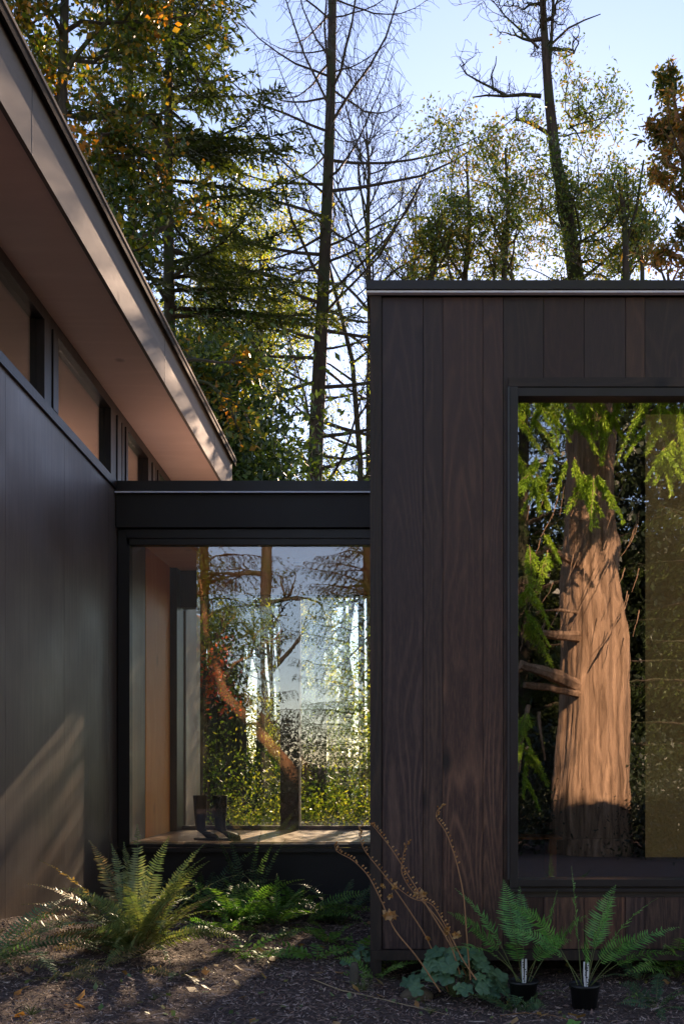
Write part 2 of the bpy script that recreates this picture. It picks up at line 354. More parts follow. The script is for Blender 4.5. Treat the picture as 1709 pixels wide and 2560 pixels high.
# ------------------------------------------------------------------ left wing
SL=-.0514
zs_=lambda y:4.22+SL*(y-10); zh_=lambda y:5.01+SL*(y-10)
Y0,Y1=6.45,12.83
YR=3.7
lw=empty('house_wing',(-5,7,0),'left wing with smooth dark walls, sloping clerestory windows and deep wooden eaves','house')
mb=MB()
pan=[Y0,7.28,8.5,9.72,10.94,12.16,Y1]
for a,b in zip(pan[:-1],pan[1:]):
    mb.sbox(-3.02,-3.0,a+.002,b-.002,-.35,zs_(a)-.05,-.35,zs_(b)-.05)
mb.build('wall',M['panel'],lw)
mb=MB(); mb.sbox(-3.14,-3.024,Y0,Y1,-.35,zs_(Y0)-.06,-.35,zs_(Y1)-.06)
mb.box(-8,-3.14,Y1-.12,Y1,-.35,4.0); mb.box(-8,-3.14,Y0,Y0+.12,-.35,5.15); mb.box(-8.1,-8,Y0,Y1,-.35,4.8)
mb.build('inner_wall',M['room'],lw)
# clerestory
mb=MB()
mb.sbox(-3.12,-2.975,Y0,Y1,zs_(Y0)-.05,zs_(Y0)+.035,zs_(Y1)-.05,zs_(Y1)+.035)
mb.sbox(-3.12,-2.985,Y0,Y1,zh_(Y0)-.10,zh_(Y0)-.003,zh_(Y1)-.10,zh_(Y1)-.003)
posts=[(6.45,6.7),(8.0,8.28),(9.74,10.05),(10.12,10.28),(11.1,11.35),(11.41,11.53),(12.6,12.83)]
fr=mb.build('window_frame',M['darkwood'],lw)
for a,b in posts:
    mb=MB(); mb.sbox(-3.115,-2.982,a,a+(b-a)*.55,zs_(a)+.035,zh_(a)-.1,zs_(a+(b-a)*.55)+.035,zh_(a+(b-a)*.55)-.1)
    c=a+(b-a)*.55+.012
    mb.sbox(-3.115,-2.97,c,b,zs_(c)+.035,zh_(c)-.1,zs_(b)+.035,zh_(b)-.1)
    mb.build('mullion',M['darkwood'],fr)
ends=[Y0]+[v for p in posts for v in p]+[Y1]
for a,b in [(6.7,8.0),(8.28,9.74),(10.28,11.1),(11.53,12.6)]:
    mb=MB(); mb.sbox(-3.05,-3.042,a,b,zs_(a)+.035,zh_(a)-.1,zs_(b)+.035,zh_(b)-.1); mb.build('pane',M['glassC'],fr)
mb=MB(); mb.sbox(-8,-2.40,YR,Y1-.02,zh_(YR),zh_(YR)+.03,zh_(Y1),zh_(Y1)+.03)
mb.build('soffit',M['soffit'],lw)
mb=MB(); mb.sbox(-2.4,-2.37,YR,Y1,zh_(YR)-.012,zh_(YR)+.46,zh_(Y1)-.012,zh_(Y1)+.46)
mb.sbox(-8,-2.402,Y1-.015,Y1+.015,zh_(Y1),zh_(Y1)+.46,zh_(Y1),zh_(Y1)+.455)
fa=mb.build('fascia',M['fascia'],lw)
for yy in (6.15,9.4,11.7):
    mb=MB(); mb.sbox(-2.372,-2.368,yy,yy+.004,zh_(yy)-.01,zh_(yy)+.44,zh_(yy)-.01,zh_(yy)+.44); mb.build('joint',M['black'],fa)
mb=MB(); mb.sbox(-8,-2.325,YR,Y1+.04,zh_(YR)+.465,zh_(YR)+.485,zh_(Y1)+.465,zh_(Y1)+.485)
mb.sbox(-2.345,-2.325,YR,Y1+.04,zh_(YR)+.42,zh_(YR)+.464,zh_(Y1)+.42,zh_(Y1)+.464)
rf=mb.build('roof',M['roofmetal'],lw)
mb=MB(); mb.sbox(-2.335,-2.318,YR,Y1+.04,zh_(YR)+.487,zh_(YR)+.512,zh_(Y1)+.487,zh_(Y1)+.512)
mb.build('drip_edge',M['driprim'],rf)
# low screen wall behind
sw=MB(); sw.sbox(-3.04,-2.98,12.9,13.75,-.1,3.42,-.1,3.76)
sw.build('rear_screen_wall',M['panel'],lw)

# ------------------------------------------------------------------ glazed link
lk=empty('glass_link',(-1.65,11,0),'low black glazed link between the two wings with a pale wooden floor','passage')
XR=-.335
mb=MB(); mb.box(-2.995,XR,9.99,12.15,3.80,4.2); mb.build('roof_structure',M['blackpanel'],lk)
mb=MB(); mb.box(-2.99,XR,9.93,9.985,3.80,4.13); mb.build('upper_panel',M['blackpanel'],lk)
mb=MB(); mb.box(-2.99,XR,9.90,9.975,4.148,4.255); f=mb.build('fascia',M['black'],lk)
mb=MB(); mb.box(-2.99,XR,12.15,12.2,3.8,4.25); mb.build('rear_fascia',M['black'],lk)
mb=MB(); mb.box(-2.99,XR,9.885,9.905,4.133,4.147); mb.build('flashing',M['flash'],f)
mb=MB(); mb.box(-2.995,XR,9.98,12.14,4.202,4.24); mb.build('roof_membrane',M['roofing'],lk)
w=empty('window',(-1.6,10,0.6),None,None); w.parent=lk; w.location=Vector((-1.6,10,.6))-lk.location
w['label']='tall picture window of the link'
mb=MB()
mb.box(-2.99,-2.87,9.985,10.09,.6,3.79); mb.box(-.46,XR,9.985,10.09,.6,3.79)
mb.box(-2.90,-.46,9.985,10.09,3.635,3.79); mb.box(-2.90,-.46,9.985,10.05,.6,.635); mb.box(-2.90,-.46,9.97,9.983,3.70,3.79)
mb.build('frame',M['black'],w,bevel=.003)
mb=MB(); mb.box(-2.90,-.46,10.03,10.038,.636,3.634); mb.build('pane',M['glassL'],w)
mb=MB(); mb.box(-2.99,XR,9.95,10.0,.555,.598); mb.build('sill',M['black'],w)
mb=MB(); mb.box(-2.99,XR,10.01,10.12,-.35,.552); mb.build('base_wall',M['blackpanel'],lk)
mb=MB()
for k in range(12):
    a=10.052+k*.16; mb.box(-2.88,XR-.01,a,min(a+.157,11.92),.6,.65)
mb.build('floor',M['floor'],lk)
mb=MB(); mb.box(-2.99,-2.885,10.095,10.62,.6,3.77); mb.build('side_panel',M['panel'],lk)
mb=MB(); mb.box(-2.99,-2.88,10.625,11.66,.6,3.77); mb.build('inner_wall',M['ply'],lk)
mb=MB(); mb.box(-2.87,XR,10.1,11.84,3.74,3.775); mb.build('ceiling',M['ceilply'],lk)
mb=MB(); mb.box(-2.6,XR,11.845,11.88,3.46,3.79); mb.build('header',M['ceilply'],lk)
d=empty('rear_door',(-1.6,11.9,.6),None,None); d.parent=lk; d.location=Vector((-1.6,11.9,.6))-lk.location
mb=MB(); mb.box(-2.99,-2.80,11.67,11.99,.6,3.79); mb.box(-2.80,-2.6,11.84,11.99,3.30,3.79)
mb.box(-1.62,-1.40,11.88,11.98,.652,3.46); mb.box(-.42,XR,11.84,11.99,.6,3.79); mb.box(-2.6,-.42,11.885,11.99,3.44,3.46); mb.box(-2.6,-.42,11.89,12.0,3.461,3.79)
mb.box(-2.8,-.42,11.91,11.96,.652,.70)
mb.build('frame',M['darkwood'],d)
mb=MB(); mb.box(-2.8,-.42,11.925,12.06,.6,.65); mb.build('threshold',M['alu'],d)
mb=MB(); mb.box(-2.80,-1.62,11.93,11.938,.702,3.42); mb.build('pane',M['glassB'],d)
mb=MB(); mb.box(-1.40,-.42,11.93,11.938,.702,3.42); mb.build('pane',M['glassB'],d)
mb=MB(); mb.box(-1.398,-1.38,11.90,11.925,.702,3.42); mb.build('edge_strip',M['alu'],d)

# ------------------------------------------------------------------ right wing
k=7/F
wx=lambda px:(px-CX)*k; wz=lambda py:EYE+(CY-py)*k
rw=empty('timber_wing',(2,9.5,0),'right wing clad in wide dark stained vertical boards around a tall window','house')
bx=[954,1057,1106,1206,1257,1358,1459,1563,1611,1714,1763,1866,1914,2017,2066,2169,2218,2321,2370,2473,2522,2625,2674,2777,2826,2929,2978,3081,3130,3220]
WX0=wx(1272); WX1=3.3; WZ0=wz(2208); WZ1=wz(970)
zt=wz(743); zb=wz(2372); mb=MB()
for a,b in zip(bx[:-1],bx[1:]):
    x0=wx(a)+.002; x1=wx(b)-.002; dy=rng.uniform(0,.004)
    if x1<=WX0 or x0>WX1: mb.box(x0,x1,7.0+dy,7.022+dy,zb,zt)
    elif x0<WX0: 
        mb.poly([(p[0],yy,p[1]) for yy in (7.0+dy,7.022+dy) for p in ((x0,zb),(WX0-.004,zb),(WX0-.004,wz(945)),(x1,wz(945)),(x1,zt),(x0,zt))],
            [[0,1,2,3,4,5][::1],[6,7,8,9,10,11][::-1]]+[[i,i+6,(i+1)%6+6,(i+1)%6] for i in range(6)])
        mb.box(WX0+.002,x1,7.0+dy,7.022+dy,zb,WZ0-.10)
    else:
        mb.box(x0,x1,7.0+dy,7.022+dy,wz(945),zt); mb.box(x0,x1,7.0+dy,7.022+dy,zb,WZ0-.10)
# side wall boards
yy=7.03
while yy<12.6:
    w_=.28 if int(yy*10)%2 else .14
    mb.box(-.318,-.298,yy,yy+w_-.005,zb,zt); yy+=w_
cl=mb.build('cladding',M['board'],rw)
mb=MB(); mb.box(wx(925),wx(953),6.982,7.024,-.22,zt); mb.build('corner_board',M['trimwood'],rw)
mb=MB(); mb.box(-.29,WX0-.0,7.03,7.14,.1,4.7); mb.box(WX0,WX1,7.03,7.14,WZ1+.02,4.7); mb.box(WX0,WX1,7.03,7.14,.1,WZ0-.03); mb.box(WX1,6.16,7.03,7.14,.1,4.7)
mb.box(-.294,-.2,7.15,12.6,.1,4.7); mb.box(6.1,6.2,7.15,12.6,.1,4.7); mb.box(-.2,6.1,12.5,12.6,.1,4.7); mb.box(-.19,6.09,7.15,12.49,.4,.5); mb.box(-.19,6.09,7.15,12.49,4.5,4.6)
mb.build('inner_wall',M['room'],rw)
mb=MB(); mb.box(wx(915),6.25,6.93,12.7,wz(735)+.004,wz(712)); rf=mb.build('roof',M['black'],rw)
mb=MB(); mb.box(wx(916),6.24,6.945,6.985,wz(740),wz(735)); mb.build('flashing',M['flash'],rf)
mb=MB(); mb.box(-.31,6.2,6.96,7.1,wz(2398),zb-.006); mb.build('bottom_beam',M['trimwood'],rw)
mb=MB(); mb.box(-.2,6.1,7.7,7.8,-.4,.09); mb.box(-.2,-.1,7.8,12.4,-.4,.09); mb.build('foundation',M['blackpanel'],rw)
w=empty('window',(2,7,.6),None,None); w.parent=rw; w.location=Vector((2,7,.6))-rw.location
w['label']='tall picture window mirroring a cedar trunk'
G0=wx(1293); GZ0=wz(2198); GZ1=wz(992)
mb=MB(); mb.box(WX0,G0,6.972,7.11,GZ0-.06,WZ1); mb.box(G0,WX1,6.985,7.11,GZ1,WZ1); mb.box(G0,WX1,6.975,7.11,GZ0-.05,GZ0)
mb.build('frame',M['black'],w,bevel=.003)
mb=MB(); mb.box(WX0-.012,WX0-.002,6.966,7.0,GZ0,WZ1+.0); mb.build('edge_strip',M['alu'] if False else simple('dull_edge_metal',(.09,.09,.095),rough=.35,metal=.6),w)
mb=MB(); mb.box(WX0-.006,WX1,6.978,7.024,wz(969),wz(946)); mb.build('head_trim',M['headtrim'],w)
mb=MB(); mb.box(WX0-.02,WX1,6.975,6.998,GZ0-.085,GZ0-.062); mb.build('sill',M['black'],w)
mb=MB(); mb.box(G0,WX1,7.05,7.058,GZ0,GZ1); mb.build('pane',M['glassR'],w)
mb=MB(); s=7.16/F; mb.box((1612-CX)*s,3.2,7.16,7.163,EYE-(2143-CY)*s,3.95); sh=mb.build('roller_shade',M['shade'],rw)
mb=MB(); mb.box((1612-CX)*s,3.2,7.152,7.17,EYE-(2150-CY)*s,EYE-(2143-CY)*s); mb.build('hem_bar',M['black'],sh)
mb=MB(); s=8.2/F; mb.box(.6,(1405-CX)*s,8.2,8.6,EYE-(2099-CY)*s,EYE-(2094-CY)*s); mb.box(.62,.68,8.25,8.55,.5,EYE-(2100-CY)*s); mb.box(1.1,1.16,8.25,8.55,.5,EYE-(2100-CY)*s)
tag(mb.build('side_table',M['orange']),'narrow orange timber table dimly seen inside the right window','table')

# ------------------------------------------------------------------ boots
def boot(cx,cy,yaw,label,h=.46,lean=0):
    e=empty('rubber_boot',(cx,cy,.652),label,'boot','black rubber boots on the link floor')
    c,s=math.cos(yaw),math.sin(yaw); n=16
    secs=[]  # (center forward, z, tilt, rx forward, ry side)
    for z,rx,ry,f in [(h,.074,.064,.0),(h-.012,.076,.066,.0),(h-.02,.072,.062,.0),(.36,.069,.058,0),(.26,.063,.053,0),(.17,.052,.044,.002),(.12,.055,.043,.006)]:
        secs.append(((f+lean*z,z),(1,0),rx,ry))
    for f,z,t,rx,ry in [(.02,.085,.35,.064,.043),(.045,.07,.75,.062,.042),(.085,.055,1.15,.05,.042),(.13,.045,1.4,.041,.044),(.17,.039,1.5,.035,.045),(.2,.034,1.57,.028,.038),(.218,.03,1.57,.014,.022)]:
        secs.append(((f,z),(math.cos(t),math.sin(t)),rx,ry))
    V=[]
    for (f,z),(a,b),rx,ry in secs:
        for q in range(n):
            th=2*math.pi*q/n; lf=f+a*rx*math.cos(th); lz=max(.012,z-b*rx*math.cos(th)); ls=ry*math.sin(th)
            V.append((cx+lf*c-ls*s,cy+lf*s+ls*c,.652+lz))
    m_=len(secs); Fq=[(i*n+j,i*n+(j+1)%n,(i+1)*n+(j+1)%n,(i+1)*n+j) for i in range(m_-1) for j in range(n)]
    # heel block
    mb=MB(); mb.add(V,Fq); mb.poly(V[-n:],[list(range(n))])
    b=mb.build('upper',M['rubber'],e,smooth=True); b.modifiers.new('s','SUBSURF').levels=1; b.modifiers['s'].render_levels=1
    so=b.modifiers.new('t','SOLIDIFY'); so.thickness=.004
    out=[(-.062,.0),(-.055,.035),(-.02,.043),(.05,.038),(.12,.05),(.18,.05),(.222,.025),(.228,0),(.222,-.025),(.18,-.05),(.12,-.05),(.05,-.038),(-.02,-.043),(-.055,-.035)]
    mb=MB(); k_=len(out)
    V=[(cx+f*c-q*s,cy+f*s+q*c,.652+z) for z in (0,.022) for f,q in out]
    mb.poly(V,[list(range(k_))[::-1],list(range(k_,2*k_))]+[[i,(i+1)%k_,(i+1)%k_+k_,i+k_] for i in range(k_)])
    mb.build('sole',M['sole'],e)
boot(-2.235,10.32,-.45,'left one of the two black rubber boots, toe tucked against its neighbour')
boot(-2.03,10.32,-.25,'right one of the two black rubber boots, toe pointing along the pale floor')

# ------------------------------------------------------------------ plants: leaves and trees
def unit(v): return v/(np.linalg.norm(v,axis=-1,keepdims=True)+1e-9)
def rhombi(rng,C,L,W,dirs=None,flat=.0):
    n=len(C); d=unit(rng.standard_normal((n,3)) if dirs is None else dirs+rng.standard_normal((n,3))*.25)
    s=unit(np.cross(d,rng.standard_normal((n,3))*(1-flat)+np.array([0,0,1.])*flat*2))
    l=L*rng.uniform(.45,1.5,(n,1)); w=W*rng.uniform(.5,1.3,(n,1))
    return np.stack([C,C+d*l*.45+s*w*.5,C+d*l,C+d*l*.45-s*w*.5],1)

def conifer(seed,h,r,z0,blen,nb,droop=.5,up=.1,leaf=.1,leafw=.03,dens=1.,twiglen=.35,lean=(0,0),side=None,taper=1.0,shape=None,bare=0,hang=.25):
    rng=np.random.default_rng(seed)
    T=MB(); B=MB(); Cr=MB()
    tz=np.linspace(0,h,14); tp=np.stack([lean[0]*tz/h+.08*np.sin(tz*.3+seed),lean[1]*tz/h+.06*np.sin(tz*.23),tz],-1)
    tr=r*(1-tz/h*.8)+.0; tr[0]*=1.3; T.tube(tp,tr,10)
    at=lambda z: np.array([np.interp(z,tz,tp[:,0]),np.interp(z,tz,tp[:,1]),z])
    for b in range(nb):
        t=(b+rng.uniform(0,1))/nb; z=z0+(h-z0)*t
        a=b*2.399+rng.uniform(-.5,.5)
        if side is not None and rng.random()<.35: a=side+rng.normal(0,.7)
        L=blen*(shape(t) if shape else (1-t)**.7*.9+.1)*(rng.uniform(.65,1.15) if not bare else rng.choice([.25,.6,.8,1.,1.1,1.3])*rng.uniform(.85,1.1))
        e=rng.uniform(up-.1,up+.15) if not bare else rng.uniform(up-.25,up+.3); n=8; s=np.linspace(0,1,n)
        hx=s*L; dz=e*L*s-droop*L*s**2*.5+ (.18*L*s**4 if bare==0 else .25*L*s**3)
        wob=np.cumsum(rng.normal(0,.012*L,n)); 
        pts=at(z)+np.stack([np.cos(a)*hx-np.sin(a)*wob,np.sin(a)*hx+np.cos(a)*wob,dz],-1)
        B.tube(pts,np.linspace(max(.012,.028*L**.5*(1-t*.5)),.004,n),4)
        nt_=max(4,int(L/.11*dens)); u=np.linspace(.12,1,nt_)
        tp_=np.stack([np.interp(u,s,pts[:,i]) for i in range(3)],-1); tang=unit(np.stack([np.interp(u,s,np.gradient(pts[:,i])) for i in range(3)],-1))
        sd=np.array([-math.sin(a),math.cos(a),0])
        for i in range(nt_):
            sg=1 if i%2 else -1
            tl=(twiglen*(1.15-u[i])+.08)*min(1,L*.5)*rng.uniform(.6,1.3)
            d=unit(tang[i]*.7+sd*sg*.8+np.array([0,0,-hang-rng.uniform(0,.3)]))
            if bare:
                d=unit(tang[i]*.5+sd*sg*rng.uniform(0,.8)+np.array([0,0,rng.uniform(-1.3,.1)])); 
                if rng.random()<bare: 
                    q=np.linspace(0,1,4)[:,None]; e_=tl*1.5
                    B.tube(tp_[i]+d*q*e_+np.array([0,0,-.3])*q**2*e_+rng.normal(0,.02,(4,3))*q,np.linspace(.0055,.003,4),3)
                continue
            m_=max(3,int(tl/.028)); q=np.linspace(0.05,1,m_)[:,None]
            base=tp_[i]+d*q*tl+np.array([0,0,-.15])*q**2*tl
            sid=unit(np.cross(d,[0,0,1.]))
            for g in (-1,1):
                dd=unit(d*.75+sid*g*.7+rng.normal(0,.2,(m_,3)))
                Cr.quads(rhombi(rng,base,leaf*1.0,leafw,dirs=dd,flat=.6))
            B.tube(np.stack([tp_[i],tp_[i]+d*tl*.6]),.004,3)
    return T,B,Cr
def place(name,label,cat,loc,parts,group=None):
    e=empty(name,(0,0,0),label,cat,group)
    for nm,mb,mt in parts:
        if mb.n: mb.build(nm,mt,e,smooth=nm in('trunk',))
    e.location=loc
    return e
def copy_tree(e,loc,label,rz=0,sc=1):
    c=e.copy(); COL.objects.link(c); c.location=loc; c.rotation_euler=(0,0,rz); c.scale=(sc,)*3; c['label']=label
    for ch in e.children:
        d_=ch.copy(); COL.objects.link(d_); d_.parent=c
    return c

def broadleaf(seed,trunk,radii,limbs=14,limb_from=.3,limb_len=2.,levels=3,leafL=.09,leafW=.05,nleaf=60,clump=.25,up=.35,spread=.8,wander=.25,dirbias=None,lastleaves=True,kids=4,twigr=.004,limbs_at=None):
    """trunk polyline in world space; limbs split and split again; leaves gather round the twigs"""
    rng=np.random.default_rng(seed); T=MB(); B=MB(); Cr=MB()
    trunk=np.asarray(trunk,float); T.tube(trunk,radii,9)
    cum=np.linspace(0,1,len(trunk)); tips=[]
    def br(p,d,L,r,lv):
        n=6; pts=[p]; 
        for i in range(n-1):
            d=unit(d+rng.normal(0,wander,3)+np.array([0,0,.06])); pts.append(pts[-1]+d*L/(n-1))
        pts=np.array(pts); B.tube(pts,np.linspace(r,max(twigr*.6,r*.3),n),5 if r>.03 else 3)
        if lv>=levels:
            tips.append(pts[2:]); return
        for k_ in range(kids):
            i=rng.integers(1,n); dd=unit(d+rng.normal(0,spread,3)+np.array([0,0,up*.4]))
            br(pts[i],dd,L*rng.uniform(.4,.65),max(twigr,r*.5),lv+1)
    for j_ in range(limbs):
        if limbs_at is not None: t=limbs_at[j_%len(limbs_at)]
        else: t=limb_from+(1-limb_from)*(j_+rng.random())/limbs
        p=np.array([np.interp(t,cum,trunk[:,i]) for i in range(3)]); r=float(np.interp(t,cum,np.asarray(radii)))
        a=j_*2.4+rng.uniform(-.6,.6); d=unit(np.array([math.cos(a)*spread*1.2,math.sin(a)*spread*1.2,up]))
        if dirbias is not None: d=unit(d+np.asarray(dirbias))
        br(p,d,limb_len*(1.15-.6*t)*rng.uniform(.7,1.2),min(r*.55,.09),1)
    if nleaf and tips:
        A=np.concatenate(tips); tot=int(len(tips)*nleaf); C=A[rng.integers(0,len(A),tot)]+rng.normal(0,clump,(tot,3))*rng.uniform(.2,1,(tot,1))
        Cr.quads(rhombi(rng,C,leafL,leafW))
    return T,B,Cr
def rel(parts,loc):
    for _,mb,_ in parts: mb.V=[v-np.asarray(loc) for v in mb.V]
def place_abs(name,label,cat,base,parts,group=None):
    rel(parts,base); return place(name,label,cat,base,parts,group)
def bush(seed,c,rx,ry,h,n,L,W,mt,name,label,cat='shrub',stems=14,sh=.7,group=None,zlo=0):
    rng=np.random.default_rng(seed); S=MB(); Cr=MB(); c=np.asarray(c,float)
    nc=int(26*max(1,rx)); cen=np.stack([rng.normal(0,rx*.5,nc),rng.normal(0,ry*.5,nc),rng.uniform(.1,1,nc)*h*(1-.35*rng.random(nc))],-1)
    k_=(cen[:,0]/rx)**2; cen[:,2]*=np.clip(1-.5*k_,.25,1); cen[:,2]=zlo+cen[:,2]*(h-zlo)/h
    for i in range(stems):
        e=cen[rng.integers(0,nc)]; b=np.array([e[0]*.3,e[1]*.3,0]); q=np.linspace(0,1,6)[:,None]
        S.tube(b+(e-b)*q+rng.normal(0,.06*h**.5,(6,3))*q,np.linspace(.035,.006,6)*h**.4,4)
    for i in range(nc):
        b=cen[rng.integers(0,nc)]; S.tube(np.stack([cen[i],cen[i]*.7+b*.3]),.005,3)
    idx=rng.integers(0,nc,n); sz=rng.uniform(.18,.45,nc)[idx]*h**.35
    C=cen[idx]+rng.normal(0,1,(n,3))*sz[:,None]*np.array([1,1,.7]); C[:,2]=np.abs(C[:,2])
    Cr.quads(rhombi(rng,C,L,W))
    return place(name,label,cat,c,[('stems',S,M['barkgy']),('foliage',Cr,mt)],group)
def W0(px,D): return (px-CX)/F*D
def gp(px,D): x=W0(px,D); return np.array([x,D,float(gz(x,D))])

# --- tree A: the bare dead conifer
D=22.; b=gp(770,D)
T,B,Cr=conifer(3,23.5,.235,1.6,3.9,150,droop=-.25,up=.03,dens=1.6,twiglen=.5,lean=(.62,0),bare=.75,shape=lambda t:.55+.45*math.sin(min(1,t*1.25)*3.1) if t<.8 else (1-t)*3.0+.1)
place('dead_fir',"tall bare conifer trunk with long leafless upswept branches above the glass link",'tree',b,[('trunk',T,M['barkdk']),('branches',B,M['twig'])])
# --- firs B, C
D=20.; b=gp(366,D)
T,B,Cr=conifer(7,21.,.17,11.,2.8,54,droop=.5,up=.12,lean=(-.35,0),leaf=.13,leafw=.038,dens=1.1,twiglen=.42)
place('fir_tree','left of the two green firs, its thin trunk rising beside the eaves','tree',b,[('trunk',T,M['barkdk']),('branches',B,M['barkdk']),('crown',Cr,M['firleaf'])],'green firs beside the eaves')
D=18.; b=gp(447,D)
T,B,Cr=conifer(8,19.,.17,9.4,3.1,62,droop=.45,up=.12,lean=(-.2,0),side=.2,leaf=.14,leafw=.04,dens=1.3,twiglen=.42,shape=lambda t:(1-t)**.5)
firC=place('fir_tree','right of the two green firs, with dark boughs reaching out over the link','tree',b,[('trunk',T,M['barkdk']),('branches',B,M['barkdk']),('crown',Cr,M['firleaf'])],'green firs beside the eaves')
# maple top left
D=15.
tr=[gp(180,D),P(185,1500,D),P(175,1000,D),P(150,500,D),P(160,100,D),P(170,-300,D)]
T,B,Cr=broadleaf(21,tr,[.16,.14,.12,.1,.07,.03],limbs=30,limb_from=.35,limb_len=2.2,levels=3,nleaf=52,leafL=.11,leafW=.075,clump=.16,kids=4,dirbias=(0,0,0))
place_abs('maple_tree','leafy maple with green and orange leaves behind the eaves at top left','tree',tr[0],[('trunk',T,M['barkgy']),('branches',B,M['barkgy']),('crown',Cr,M['mapleaf'])])
# backlit yellow-green small trees mid
D=24.
for i,(px,top,sd,lb,ll,nl) in enumerate([(560,440,31,'thin young tree with sparse backlit yellow leaves left of the dead conifer',1.9,26),(650,640,32,'short bushy tree with golden backlit leaves just left of the dead conifer',2.3,34),(500,800,36,'low leafy tree with dull yellow leaves beside the eaves tip',1.6,30)]):
    tr=[gp(px,D),P(px+5,1200,D),P(px-8,900,D),P(px+4,(900+top)/2,D),P(px,top,D)]
    T,B,Cr=broadleaf(sd,tr,[.11,.09,.07,.05,.02],limbs=22,limb_from=.32,limb_len=ll,levels=3,nleaf=nl,leafL=.09,leafW=.045,clump=.2,up=.15)
    place_abs('young_tree',lb,'tree',tr[0],[('trunk',T,M['barkgy']),('branches',B,M['barkgy']),('crown',Cr,M['yellowleaf'])],'backlit young trees behind the link')
# conifer behind, mid-left, dull
D=27.; b=gp(600,D)
T,B,Cr=conifer(17,13.5,.16,2.,3.0,40,droop=.35,up=.1,leaf=.13,leafw=.035,dens=.8)
place('conifer_tree','broad green conifer with drooping boughs behind the young trees','tree',b,[('trunk',T,M['barkdk']),('branches',B,M['barkdk']),('crown',Cr,M['yellowleaf'])])
# bare alder F
D=25.
tr=[gp(928,D),P(922,1100,D),P(925,800,D),P(918,600,D),P(922,420,D),P(915,330,D)]
T,B,Cr=broadleaf(41,tr,[.1,.09,.075,.06,.04,.02],limbs=24,limb_from=.3,limb_len=3.0,levels=3,nleaf=0,up=.75,spread=.6,wander=.16,kids=5,twigr=.007)
place_abs('bare_tree','leafless many branched tree directly behind the corner of the timber wing','tree',tr[0],[('trunk',T,M['barkgy']),('branches',B,M['barkgy'])])
tr=[gp(1030,D+1),P(1032,1000,D+1),P(1026,760,D+1),P(1036,640,D+1),P(1040,480,D+1)]
T,B,Cr=broadleaf(44,tr,[.07,.06,.05,.04,.015],limbs=22,limb_from=.3,limb_len=2.0,levels=3,nleaf=2,up=.7,spread=.6,wander=.16,kids=5,twigr=.006,leafL=.07,leafW=.035)
place_abs('bare_tree','slight nearly leafless tree above the left end of the wing roof','tree',tr[0],[('trunk',T,M['barkgy']),('branches',B,M['barkgy']),('crown',Cr,M['yellowleaf'])])
D=23.
tr=[gp(905,D),P(900,1150,D),P(880,900,D),P(835,720,D),P(800,560,D)]
T,B,Cr=broadleaf(43,tr,[.08,.07,.055,.04,.02],limbs=16,limb_from=.2,limb_len=2.2,levels=3,nleaf=5,up=.3,spread=.8,wander=.25,kids=4,twigr=.006,leafL=.08,leafW=.04)
place_abs('bare_tree','leaning bare tree with a few pale leaves beside the wing corner','tree',tr[0],[('trunk',T,M['barkgy']),('branches',B,M['barkgy']),('crown',Cr,M['yellowleaf'])])
# tree G: ragged madrone
D=22.
tr=[gp(1475,D),P(1460,900,D),P(1440,705,D),P(1415,520,D),P(1388,400,D),P(1372,250,D),P(1362,120,D),P(1352,-60,D),P(1345,-250,D)]
T,B,Cr=broadleaf(51,tr,[.24,.21,.19,.16,.13,.11,.09,.06,.03],limbs=12,limb_from=.72,limb_len=1.7,levels=3,nleaf=3,up=.5,spread=.8,wander=.3,kids=4,twigr=.006,leafL=.07,leafW=.04)
def pb(mb,pts,r0,r1,D=D):
    w_=[P(*p,D) for p in pts]; mb.tube(w_,np.linspace(r0,r1,len(w_)),5)
pb(B,[(1352,240),(1310,236),(1260,240),(1215,238),(1180,243)],.05,.012)
pb(B,[(1262,238),(1240,225),(1200,205),(1165,185),(1148,160)],.035,.01)
pb(B,[(1232,220),(1228,185),(1238,160),(1240,140)],.025,.008)
pb(B,[(1372,335),(1340,315),(1305,300),(1285,300),(1278,310)],.05,.01)
pb(B,[(1290,300),(1290,275),(1300,262)],.025,.01); pb(B,[(1305,300),(1320,285),(1325,268)],.02,.008)
pb(B,[(1375,330),(1368,250),(1372,160),(1378,90),(1385,-60)],.07,.03)
pb(B,[(1378,110),(1420,70),(1460,50),(1500,35)],.03,.01)
pb(B,[(1345,120),(1300,75),(1262,40),(1230,0)],.03,.01)
for tp_,sd_ in (([P(1215,238,D),P(1260,240,D),P(1310,236,D)],54),([P(1148,160,D),P(1165,185,D),P(1200,205,D),P(1240,225,D)],55),([P(1278,310,D),P(1305,300,D),P(1340,315,D)],56),([P(1352,-60,D),P(1362,60,D),P(1365,140,D)],57),([P(1385,-60,D),P(1378,90,D),P(1372,180,D)],58),([P(1230,0,D),P(1262,40,D),P(1345,120,D)],59)):
    _,B2,_c=broadleaf(sd_,tp_,[.02]*len(tp_),limbs=12,limb_from=0,limb_len=.55 if sd_<57 else 1.3,levels=2 if sd_<57 else 3,nleaf=0,up=.8,twigr=.006,kids=3,wander=.35)
    B.V+=B2.V; B.Fc+=[f+B.n for f in B2.Fc]; B.polys+=[[i+B.n for i in p_] for p_ in B2.polys]; B.n+=B2.n
_,B2,C2=broadleaf(52,[P(1385,380,D),P(1430,300,D),P(1480,260,D)],[.05,.04,.02],limbs=12,limb_from=.2,limb_len=1.3,levels=2,nleaf=42,leafL=.09,leafW=.045,clump=.2,dirbias=(.3,0,-.1))
B.V+=B2.V; B.Fc+=[f+B.n for f in B2.Fc]; B.n+=B2.n
Cr.V+=C2.V; Cr.Fc+=[f+Cr.n for f in C2.Fc]; Cr.n+=C2.n
